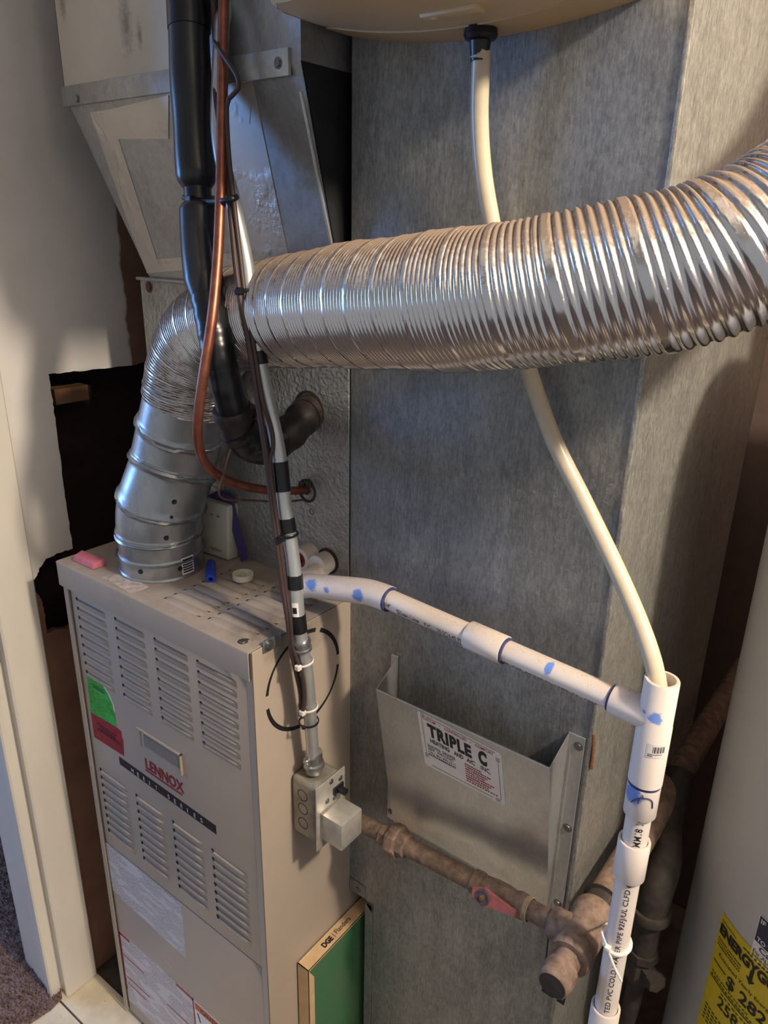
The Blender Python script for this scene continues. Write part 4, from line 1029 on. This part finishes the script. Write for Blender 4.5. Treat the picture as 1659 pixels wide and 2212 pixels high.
def s_of(px):  # distance along the sloping run at a picture column
    best = None
    for i in range(400):
        q_ = E2.lerp(TC, i / 399); cc = RW.T @ (np.array(q_) - CAM); x = CX + cc[0] / -cc[2] * FPX
        if best is None or abs(x - px) < best[0]: best = (abs(x - px), i / 399)
    return best[1] * (TC - E2).length
mid0, mid1 = s_of(1013), s_of(1092)
pr1 = pv.part('sloping_pipe', MB().tube([run0, E2 + dP * (mid0 + .01)], R34, 24, .02), 'pvc_pipe')
cpl = pv.part('coupling', MB().lathe(E2 + dP * mid0, dP, [(0, R34), (0, RF - .0006), (.001, RF), (mid1 - mid0 - .001, RF), (mid1 - mid0, RF - .0006), (mid1 - mid0, R34)], 30), 'pvc_pipe')
pv.part('joint_ring', MB().lathe(E2 + dP * mid1, dP, [(0, RF * .93), (.0022, RF * .93), (.003, R34)], 28), 'pvc_dark_glue')
pr2 = pv.part('sloping_pipe', MB().tube([E2 + dP * (mid1 - .01), TC - dP * .03], R34, 24, .02), 'pvc_pipe')
tee0 = s_of(1327)
pv.part('joint_ring', MB().lathe(E2 + dP * (tee0 - .003), dP, [(0, R34), (0, R34 * 1.12), (.005, R34 * 1.14), (.006, R34)], 28), 'pvc_dark_glue')
te = MB()
Ltee = (TC - E2).length
te.lathe(E2 + dP * tee0, dP, [(0, R34), (0, RF - .0004), (.0012, RF), (Ltee - tee0, RF * .97)], 30)
ztop = Zp(1430, 1466); zt2 = Zp(1404, 1690)
te.lathe((AX, AY, ztop), (0, 0, -1), [(.05, R34 * .93), (0.0, R34 * 1.02), (0, RF - .0006), (.0012, RF), (.052, RF), (.053, RF + .0004), (ztop - zt2 - .001, RF + .0004), (ztop - zt2, RF - .001), (ztop - zt2, R34)], 36, False)
tee = pv.part('tee', te, 'pvc_pipe')
z3 = Zp(1386, 1757); z4 = Zp(1377, 1815); z5 = Zp(1360, 1890)
pv.part('joint_ring', MB().lathe((AX, AY, zt2 + .0005), (0, 0, -1), [(0, R34), (0, RF * .96), (.0035, RF * .96), (.0036, R34)], 28), 'pvc_dark_glue')
bush = pv.part('bushing', MB().lathe((AX, AY, zt2 - .003), (0, 0, -1), [(0, R34), (0, RF * .99), (zt2 - z3 - .0045, RF * .99), (zt2 - z3 - .004, RF * .97), (zt2 - z3 - .004, R34)], 32), 'pvc_pipe')
p_up = pv.part('short_pipe', MB().tube([V(AX, AY, z3 + .01), V(AX, AY, z4 - .01)], R34, 24, .05), 'pvc_pipe')
pv.part('coupling', MB().lathe((AX, AY, z4), (0, 0, -1), [(.01, R34), (0, R34 * 1.08), (0, RF - .0005), (.001, RF), (z4 - z5 - .001, RF), (z4 - z5, RF - .0006), (z4 - z5, R34)], 32, False), 'pvc_pipe')
zc = Zp(1303, 2168)
p_dn = pv.part('down_pipe', MB().tube([V(AX, AY, z5 + .01), V(AX, AY, zc - .02)], R34, 24, .05), 'pvc_pipe')
pv.part('coupling', MB().lathe((AX, AY, zc), (0, 0, -1), [(.01, R34), (0, R34 * 1.08), (0, RF - .0005), (.001, RF), (.06, RF), (.06, R34)], 32, False), 'pvc_pipe')
pv.part('floor_pipe', MB().tube([V(AX, AY, zc - .05), V(AX, AY, .0)], R34, 24, .05), 'pvc_pipe')
# print on the pipes
fa = math.atan2(CAM[1] - AY, CAM[0] - AX)
def vpipe(u, v): # u across (m, round the pipe), v along z
    a = fa + u / R34; return V(AX + math.cos(a) * (R34 + .0003), AY + math.sin(a) * (R34 + .0003), v)
lt = MB(); rot = lambda a, b_: vpipe(-(b_), a)
zlo, zhi = zc + .004, z5 - .001
letter(lt, 'TED PVC COLD WATER PIPE 92FJ/UL CLFD 6', rot, zlo, zhi, -.0066, .0008, bold=.004)
pv.part('pipe_lettering', lt, 'dark_ink', p_dn, 0)
lt = MB(); letter(lt, '6I 8I WW', lambda a, b_: vpipe(b_, -a), -(z3 + .002), -(z4 - .002) , -.002, .0062) if False else letter(lt, 'MM18 19', rot, z4 + .001, z3 + .002, -.0066, .0010, bold=.004)
pv.part('pipe_lettering', lt, 'dark_ink', p_up, 0)
# horizontal run: axis dP, print on the side turned to the room
mid_p = E2.lerp(TC, .5); cv_ = (Vector(CAM.tolist()) - mid_p); cv_ = (cv_ - dP * cv_.dot(dP)).normalized(); upv = (V(0, 0, 1) - dP * dP.z).normalized()
sidev = cv_.cross(dP).normalized()
if sidev.z < 0: sidev = -sidev
def hpipe(u, v, r=R34 + .0003):  # u along from E2, v round (m), 0 facing the camera, + up
    a = v / R34; return E2 + dP * u + cv_ * math.cos(a) * r + sidev * math.sin(a) * r
lt = MB(); letter(lt, '3/4"', hpipe, .030, .042, -.0115, -.0055); letter(lt, 'Silver-Line', hpipe, .052, .088, -.0155, -.0082, bold=.008); letter(lt, 'PVC-1120 SCH-40 PR', hpipe, .096, mid0 - .001, -.0165, -.0095)
pv.part('pipe_lettering', lt, 'dark_ink', pr1, 0)
lt = MB(); letter(lt, '@ 73F ASTM D-1785 21  NSF', hpipe, mid1 + .004, tee0 - .012, -.0205, -.0145)
pv.part('pipe_lettering', lt, 'dark_ink', pr2, 0)
# barcode on the tee
def vt_(u, v): a = fa + u / RF; return V(AX + math.cos(a) * (RF + .0007), AY + math.sin(a) * (RF + .0007), v)
zbq = Zp(1417, 1600)
bc = MB(); patch(bc, vt_, -.0035, .0155, zbq - .010, zbq + .006, 10, 1); bo = pv.part('barcode_sticker', bc, 'label_white', tee, 0)
bl_ = MB(); vt2 = lambda u, v: vt_(u, v) + (vt_(u, v) - V(AX, AY, v)).normalized() * .0002
for i in range(9): patch(bl_, vt2, .0025 + i * .0014, .0025 + i * .0014 + (.0008 if i % 2 else .0004), zbq - .004, zbq + .0035)
patch(bl_, vt2, -.002, .012, zbq - .0062, zbq - .0056, 6, 1); patch(bl_, vt2, -.002, .003, zbq - .0082, zbq - .0074, 4, 1)
pv.part('barcode_bars', bl_, 'dark_ink', bo, 0)
# glue and primer runs on the bushing
gr = MB(); 
gz = zt2 - .004
def gv(u, v): a = fa + u / RF; return V(AX + math.cos(a) * (RF + .0004), AY + math.sin(a) * (RF + .0004), v)
for pts in ([(-.010, gz - .016), (-.005, gz - .009), (.0, gz - .006), (.006, gz - .005), (.011, gz - .009), (.0125, gz - .018)], [(-.002, gz - .006), (-.003, gz - .014)], [(.0, gz - .002), (.002, gz - .006)]):
    gr.tube([gv(u, v) for u, v in pts], .0006, 6, .002)
pv.part('glue_drip', gr, 'pvc_dark_glue', bush)

# ------------------------------------------------------------------ gas piping
GY, GX, GZ = .150, .420, .7145
gp = T('gas_line', V(GX, GY, 0), 'rusty brown gas pipe with union, red valve and tee under the document pocket', 'gas pipe')
g0 = V(0, GY + .006, at(780, 1788, Y=GY).z - .002); g1 = V(GX, GY, GZ)
gd = (g1 - g0).normalized(); GL = (g1 - g0).length
def gs_(px):
    best = None
    for i in range(500):
        q_ = g0.lerp(g1, i / 499); cc = RW.T @ (np.array(q_) - CAM); x = CX + cc[0] / -cc[2] * FPX
        if best is None or abs(x - px) < best[0]: best = (abs(x - px), i / 499)
    return best[1] * GL
G_ = lambda px: g0 + gd * gs_(px)
u0, u1 = gs_(828), gs_(905)
gp.part('supply_pipe', MB().tube([g0, G_(840)], .0134, 22, .03), 'black_iron')
un = MB(); un.lathe(g0 + gd * u0, gd, [(0, .0134), (0, .0165), (.006, .0172), (.012, .0172), (.0125, .0190), (.0165, .0190)], 8); un.lathe(g0 + gd * (u0 + .016), gd, [(0, .015), (0, .0235), (.003, .0248), (.015, .0248), (.018, .0232), (.0185, .0165)], 8); un.lathe(g0 + gd * (u0 + .034), gd, [(0, .0185), (.011, .0185), (.012, .0165), (.014, .0134)], 8)
gp.part('pipe_union', un, 'black_iron', None, 25)
v0, v1 = gs_(1025), gs_(1135)
gp.part('supply_pipe', MB().tube([g0 + gd * (u0 + .03), g0 + gd * (v0 + .01)], .0134, 22, .03), 'black_iron')
va = MB(); vl = v1 - v0
va.lathe(g0 + gd * v0, gd, [(0, .0134), (0, .0168), (.010, .0172), (.014, .0150), (vl * .4, .0172), (vl * .6, .0172), (vl - .016, .0150), (vl - .011, .0172), (vl, .0168), (vl, .0134)], 12)
vo = gp.part('gas_valve', va, 'black_iron', None, 30)
vm = g0 + gd * (v0 + vl * .36); nv = V(-.05, -1, .32).normalized()
ve = MB(); ve.lathe(vm + nv * .013, nv, [(0, .008), (.007, .008), (.007, .0085), (.011, .0085)], 20)
hd_ = (gd - nv * gd.dot(nv)).normalized(); hp = hd_.cross(nv)
P0 = vm + nv * .0205
poly = [P0 + hd_ * a + hp * b__ for a, b__ in [(-.017, -.0065), (-.012, -.0085), (.0, -.0125), (.010, -.0098), (.048, -.0035), (.048, .0035), (.010, .0098), (.0, .0125), (-.012, .0085), (-.017, .0065)]]
ve2 = MB(); ve2.prism(poly, nv * .0045); gp.part('valve_handle', ve2, 'faded_red', vo, 0, 'faded red valve handle')
gp.part('valve_stem', ve, 'brass', vo)
gp.part('valve_disc', MB().lathe(P0 + nv * .0040, nv, [(0, .0105), (.0022, .0105), (.0026, .0088), (.0016, .0085)], 24), 'valve_disc', vo)
gp.part('valve_nut', MB().lathe(P0 + nv * .0045, nv, [(0, .0042), (.004, .0042), (.0045, .003)], 6), 'brass', vo)
sq_ = MB()
for i in range(6): sq_.lathe(g0 + gd * (v1 - .006 + i * .0022), gd, [(0, .0150), (.0006, .0160), (.0015, .0160), (.0022, .0150)], 24, False)
gp.part('thread_sealant', sq_, 'sealant')
gp.part('nipple', MB().tube([g0 + gd * (v1 - .004), g0 + gd * (GL - .03)], .0134, 22, .03), 'black_iron')
tp_ = MB()
tp_.lathe(g0 + gd * gs_(1192), gd, [(0, .0134), (0, .0190), (.002, .0200), (.012, .0198), (.03, .0215), (GL - gs_(1192), .022)], 24)
zt_ = V(0, 1, 0)
tp_.lathe(V(GX, GY - .040, GZ), zt_, [(0, .0170), (0, .0245), (.003, .0258), (.012, .0258), (.02, .0248), (.060, .0255), (.070, .0275), (.082, .0280), (.086, .0265), (.086, .0212)], 32)
gp.part('pipe_tee', tp_, 'black_iron', None, 40)
gp.part('drip_nipple', MB().tube([V(GX, GY - .035, GZ), V(GX, GY - .062, GZ)], .0165, 24, .01), 'sealant' if False else 'black_iron')
gp.part('drip_cap', MB().lathe(V(GX, GY - .056, GZ), -zt_, [(0, .0168), (0, .0200), (.002, .0210), (.022, .0205), (.0262, .0185), (.0275, .0165), (.0262, .012)], 26), ['black_iron'])
gp.part('cap_face', MB().lathe(V(GX, GY - .0825, GZ), -zt_, [(0, .0172), (.0012, .0165), (.0018, .004)], 24), 'iron_dark')
gp.part('coupling_neck', MB().lathe(V(GX, GY + .045, GZ), zt_, [(0, .0213), (.02, .0213), (.021, .0262), (.022, .0262), (.024, .0213)], 28), 'iron_dark')
gp.part('main_pipe', MB().tube([V(GX, GY + .05, GZ), V(GX, .95, GZ)], .0212, 24, .05), 'black_iron')
# branch to the water heater further back
eb = T('heater_gas_branch', V(.50, .36, 0), 'dark iron pipe elbow and shut-off valve between duct and water heater', 'gas pipe')
ex_ = at(1418, 1900, Y=.345)
eb.part('street_elbow', MB().tube([V(GX + .005, .52, GZ + .01), V(ex_.x - .02, .44, ex_.z + .028), V(ex_.x, .375, ex_.z + .014), V(ex_.x + .002, .35, ex_.z - .02), V(ex_.x, .345, ex_.z - .06)], .0235, 20, .006), 'iron_dark')
eb.part('elbow_collar', MB().lathe(V(ex_.x, .345, ex_.z - .052), (0, 0, -1), [(0, .0235), (0, .028), (.004, .0295), (.014, .029), (.015, .02)], 24), 'iron_dark')
eb.part('drop_pipe', MB().tube([V(ex_.x, .345, ex_.z - .06), V(ex_.x, .345, ex_.z - .15)], .0185, 18, .05), 'iron_dark')
sv = V(ex_.x, .345, ex_.z - .135)
eb.part('shutoff_valve', MB().lathe(sv, (0, 0, -1), [(0, .019), (0, .023), (.012, .024), (.02, .020), (.04, .024), (.055, .022), (.055, .014)], 8).lathe(sv + V(.0, 0, -.028), (.8, -.6, .1), [(0, .012), (.03, .012), (.031, .015), (.042, .015)], 6), 'iron_dark', None, 25)
eb.part('connector_pipe', MB().tube([sv + V(0, 0, -.05), sv + V(-.004, 0, -.15), sv + V(-.02, .02, -.3), sv + V(-.01, .05, -sv.z)], .013, 14, .02), 'iron_dark')
# white string-like tie round tee and drain
wt = T('pipe_tie', V(AX, AY, Zp(1335, 2040)), 'white nylon tie binding the drain pipe to the gas tee', 'cable tie')
wz = Zp(1336, 2036)
lp = [V(AX, AY, wz) + V(math.cos(a) * .0152, math.sin(a) * .0152, .003 * math.sin(a * 1.0)) for a in [2 * math.pi * i / 12 for i in range(12)]]
wt.part('strap', MB().tube(lp + [lp[0]], .0024, 8, .004), 'white_nylon')
kf = V(math.cos(fa + math.pi * 1.5) * .004, 0, 0)
kn = V(AX + math.cos(fa - .55) * .0165, AY + math.sin(fa - .55) * .0165, wz)
wt.part('knot', MB().rbox((kn.x - .0035, kn.y - .0035, kn.z - .004), (kn.x + .0035, kn.y + .0035, kn.z + .004), .0012, 2), 'white_nylon')
wt.part('tail', MB().tube([kn, kn + V(.012, -.004, -.016), kn + V(.022, -.004, -.030)], .0015, 8, .004), 'white_nylon')
wt.part('tail', MB().tube([kn, kn + V(-.012, .008, .014), V(GX + .024, GY + .03, GZ + .016)], .0013, 8, .004), 'white_nylon')

# ------------------------------------------------------------------ water heater
HC, HR, HH = V(.72, .50, 0), .24, 1.468
wh = T('water_heater', HC, 'large pale grey water heater tank with yellow energy label', 'water heater')
wh.part('tank', MB().lathe(HC, (0, 0, 1), [(.02, .18), (.02, HR - .004), (.03, HR), (HH - .02, HR), (HH - .004, HR - .008), (HH, HR - .03), (HH + .012, .06)], 96), 'tank_paint')
wh.part('foot_ring', MB().lathe(HC, (0, 0, 1), [(0, .17), (0, .2), (.022, .2), (.022, .17)], 48), 'dark_metal')
wh.part('draft_hood', MB().lathe(HC + V(0, 0, HH + .01), (0, 0, 1), [(0, .10), (.03, .085), (.06, .055), (.10, .051), (.95, .051)], 40), 'galv_pipe')
def tk(u, v, rr=.0012): # u metres round the tank from the label's left edge, v height
    a = math.radians(-136) + u / HR; return V(HC.x + math.cos(a) * (HR + rr), HC.y + math.sin(a) * (HR + rr), v)
LZ = .683
mb = MB(); patch(mb, lambda u, v: tk(u, v, .0008), 0, .133, LZ - .245, LZ, 24, 1); el = wh.part('energy_label', mb, 'yellow_plain' if 'yellow_plain' in MATS else plain('yellow_plain', lin(214, 188, 30), .4, var=.05), None, 30, 'bright yellow energy guide label')
e = MB(); t3 = lambda u, v: tk(u, v, .0016)
letter(e, 'ENERGYGUIDE', t3, .003, .128, LZ - .0325, LZ - .0150, bold=.05)
e.add([t3(.0655 + a, LZ - b__) for a, b__ in ((-.002, .030), (.003, .030), (.003, .044), (.0075, .044), (.0005, .053), (-.0065, .044), (-.002, .044))], [(0, 1, 2, 5, 6), (2, 3, 4, 5)])
letter(e, 'Estimated Yearly Energy Cost', t3, .012, .122, LZ - .068, LZ - .0605, bold=.004)
letter(e, '$ 282', t3, .034, .098, LZ - .096, LZ - .0735, bold=.02)
patch(e, t3, .004, .128, LZ - .0815, LZ - .0795, 16, 1) if False else None
for u0_, u1_, z_ in ((.004, .030, .0795), (.102, .130, .0795)): patch(e, t3, u0_, u1_, LZ - z_ - .0018, LZ - z_, 6, 1)
letter(e, '258', t3, .028, .064, LZ - .1395, LZ - .1205, bold=.012)
patch(e, t3, .004, .130, LZ - .1095, LZ - .1078, 16, 1)
wh.part('energy_lettering', e, 'dark_ink', el, 0)
SMALL = [(1, .004, .034, .0105, .003), (2, .046, .13, .011, .004)] + [(3 + i, .004, .05, .0415 + i * .0052, .0038) for i in range(3)]
SMALL += [(7, .006, .075, .1000, .0034), (8, .006, .09, .1055, .0034), (9, .03, .128, .1165, .0034)] + [(10 + i, .008, .11, .162 + i * .0065, .004) for i in range(5)]
for t_x, ua, ub, dz_, hh_ in SMALL:
    e = MB(); scribble(e, t3, ua, ub, LZ - dz_, LZ - dz_ + hh_ * .5, 14, t_x); wh.part('small_print_line', e, 'dark_ink', el, 0)
n_l = MB(); nl = lambda u, v: tk(u, v, .0010)
U0 = math.radians(136 - 122.4) * HR
patch(n_l, lambda u, v: tk(u, v, .0008), U0, U0 + .10, .672, .742, 16, 1); ol = wh.part('service_label', n_l, 'label_white', None, 30, 'white service label with dark blue banner')
n2 = MB(); patch(n2, lambda u, v: tk(u, v, .0011), U0 + .001, U0 + .099, .7005, .741, 16, 1); ob = wh.part('banner', n2, 'navy_ink', ol, 30)
n3 = MB(); letter(n3, 'IF YOU', lambda u, v: tk(u, v, .0016), U0 + .004, U0 + .036, .7315, .7385, bold=.02); letter(n3, 'TO THE', lambda u, v: tk(u, v, .0016), U0 + .004, U0 + .036, .7030, .7095, bold=.02); wh.part('banner_lettering', n3, 'label_white', ol, 0)
n4 = MB(); letter(n4, 'Call 1', lambda u, v: tk(u, v, .0014), U0 + .010, U0 + .042, .6905, .699, bold=.012); letter(n4, 'For ALL', lambda u, v: tk(u, v, .0014), U0 + .003, U0 + .028, .6825, .688); letter(n4, 'performance', lambda u, v: tk(u, v, .0014), U0 + .003, U0 + .034, .6755, .681); wh.part('service_lettering', n4, 'dark_ink', ol, 0)

# ------------------------------------------------------------------ air filter stuck in the slot
FZ = at(666, 2097, X=.026).z
fi = T('air_filter', V(.014, .2, .0), 'green air filter in cardboard frame poking out of the duct slot', 'air filter')
fy0 = at(666, 2097, X=.0265).y; fy1 = .47; x0_, x1_ = .0030, .0265; z0_ = FZ - .40
fm = MB()
fm.box((x0_, fy0, FZ - .0012), (x1_, fy1, FZ)); fm.box((x0_, fy0, max(z0_, .02)), (x1_, fy0 + .0012, FZ)); fm.box((x0_, fy1 - .001, max(z0_, .02)), (x1_, fy1, FZ)); fm.box((x0_, fy0, max(z0_, .02)), (x1_, fy1, max(z0_, .02) + .001))
fm.prism([(x1_, fy0, FZ), (x1_, fy0 + .0135, FZ - .026), (x1_, fy0 + .0135, .02), (x1_, fy0, .02)], (-.0008, 0, 0)); fm.prism([(x1_, fy0, FZ), (x1_, fy1, FZ), (x1_, fy1, FZ - .004), (x1_, fy0 + .003, FZ - .004)], (-.0008, 0, 0))
fi.part('frame', fm, 'cardboard', None, 0)
md = MB(); md.box((x1_ - .006, fy0 + .002, .021), (x1_ - .0035, fy1 - .002, FZ - .002)); fi.part('media', md, 'filter_green', None, 0, 'green woven filter media')
ftx = MB(); ft = lambda u, v: V(x0_ + (x1_ - x0_) * (1 - v), fy0 + u, FZ + .0003)
ft = lambda u, v: V(x1_ - v, fy0 + u, FZ + .0003)
letter(ftx, 'DGE', ft, .047, .070, .006, .0165, bold=.06); letter(ftx, '| Flanders', ft, .074, .117, .0055, .017, bold=.012); fi.part('frame_lettering', ftx, 'dark_ink', None, 0)

# ------------------------------------------------------------------ small things left on the furnace top
e0, e1_, e2, e3 = (at(x, y, Z=FT) for x, y in ((155, 1211), (201, 1232), (228, 1222), (172, 1199)))
er = T('eraser', (e0 + e1_ + e2 + e3) / 4, 'pink rubber eraser on the left corner of the furnace top', 'eraser')
bm = bmesh.new(); q4 = [e0, e1_, e2 , e3]
vb = [bm.verts.new(p + V(0, 0, .0003)) for p in q4]; vtp = [bm.verts.new(p.lerp((e0 + e2) / 2, .10) + V(.002, .003, .0105)) for p in q4]
bm.faces.new(vb[::-1]); bm.faces.new(vtp)
for i in range(4): bm.faces.new((vb[i], vb[(i + 1) % 4], vtp[(i + 1) % 4], vtp[i]))
bmesh.ops.bevel(bm, geom=bm.edges[:], offset=.0016, segments=3, profile=.5, affect='EDGES')
er.part('rubber_block', MB().bm(bm), 'pink_rubber')
bl0, bl1 = at(455, 1252, Z=FT + .008), at(456, 1214, Z=FT + .008)
dr_ = (bl1 - bl0).normalized()
bp = T('pen_cap', bl0 + V(0, 0, -.008), 'dark blue plastic pen cap lying beside the flue pipe', 'pen cap')
bp.part('cap', MB().lathe(bl0, dr_, [(.02, .0030), (0.0, .0034), (0, .0072), (.001, .0078), ((bl1 - bl0).length - .003, .0070), ((bl1 - bl0).length, .0058)], 14), 'blue_plastic')
bp.part('clip', MB().rbox((-.0012, -.003, 0), (.0012, .035, .0016), .0004, 1, Matrix.Translation(bl0 + V(-.0065, .004, .005)) @ dr_.to_track_quat('Y', 'Z').to_matrix().to_4x4()), 'blue_plastic')
rc_ = at(525, 1250, Z=FT + .004); rc_.z = FT + .0036
wc = T('round_cap', rc_, 'round ivory plastic cap lying open on the furnace top', 'cap')
wc.part('cap_dish', MB().lathe(rc_, (0, 0, 1), [(0, .002), (0, .0145), (.001, .0155), (.0095, .0158), (.0100, .0150), (.0095, .0140), (.0022, .0136), (.0020, .002)], 36), 'ivory_plastic')
wc.part('center_post', MB().lathe(rc_ + V(0, 0, .002), (0, 0, 1), [(0, .0036), (.0075, .0034), (.0075, .002), (.002, .0018)], 16), 'ivory_plastic')
# plastic control box standing behind the flue
q0, q1 = at(493, 1214, Z=FT), at(516, 1206, Z=FT)
dv = T('control_box', q0, 'pale plastic control box standing behind the flue pipe', 'control box')
ux = V(q0.x - at(440, 1196, Z=FT).x, q0.y - at(440, 1196, Z=FT).y, 0).normalized()
uy = V(-ux.y, ux.x, 0)
th_ = max(.018, (q1 - q0).dot(uy)); 
ztop_ = .094
Mx = Matrix(((ux.x, uy.x, 0, q0.x), (ux.y, uy.y, 0, q0.y), (0, 0, 1, FT), (0, 0, 0, 1))) @ Matrix.Rotation(math.radians(-4), 4, 'X')
dv.part('case', MB().rbox((-.085, 0, .0015), (0, th_ + .004, ztop_), .004, 3, Mx), 'device_plastic')
dl = MB(); letter(dl, 'Aprilaire', lambda u, v: Mx @ V(u, -.0003, v), -.040, -.014, .010, .019, bold=.01)
for i in range(3): scribble(dl, lambda u, v: Mx @ V(u, -.0003, v), -.055 + i * .015, -.048 + i * .015, .071, .0745, 2, i)
plain('grey_ink', lin(120, 112, 104), .5, var=0); dv.part('case_lettering', dl, 'grey_ink', None, 0)
# purple strap hanging behind it
pA = [at(470, 1060, Y=.190), at(500, 1072, Y=.190), at(512, 1120, Y=.188), at(536, 1208, Y=.184), at(520, 1213, Y=.182), at(497, 1130, Y=.186), at(470, 1085, Y=.19), at(440, 1075, Y=.19)]
mb = MB(); mb.prism(pA, (0, .0025, 0)); single('cloth_strip', mb, 'purple_cloth', 'dark purple strip leaning on the coil cabinet behind the control box', 'strip', smooth=0)
# debris in the corner by the jamb
dz = at(215, 2040, Z=.03)
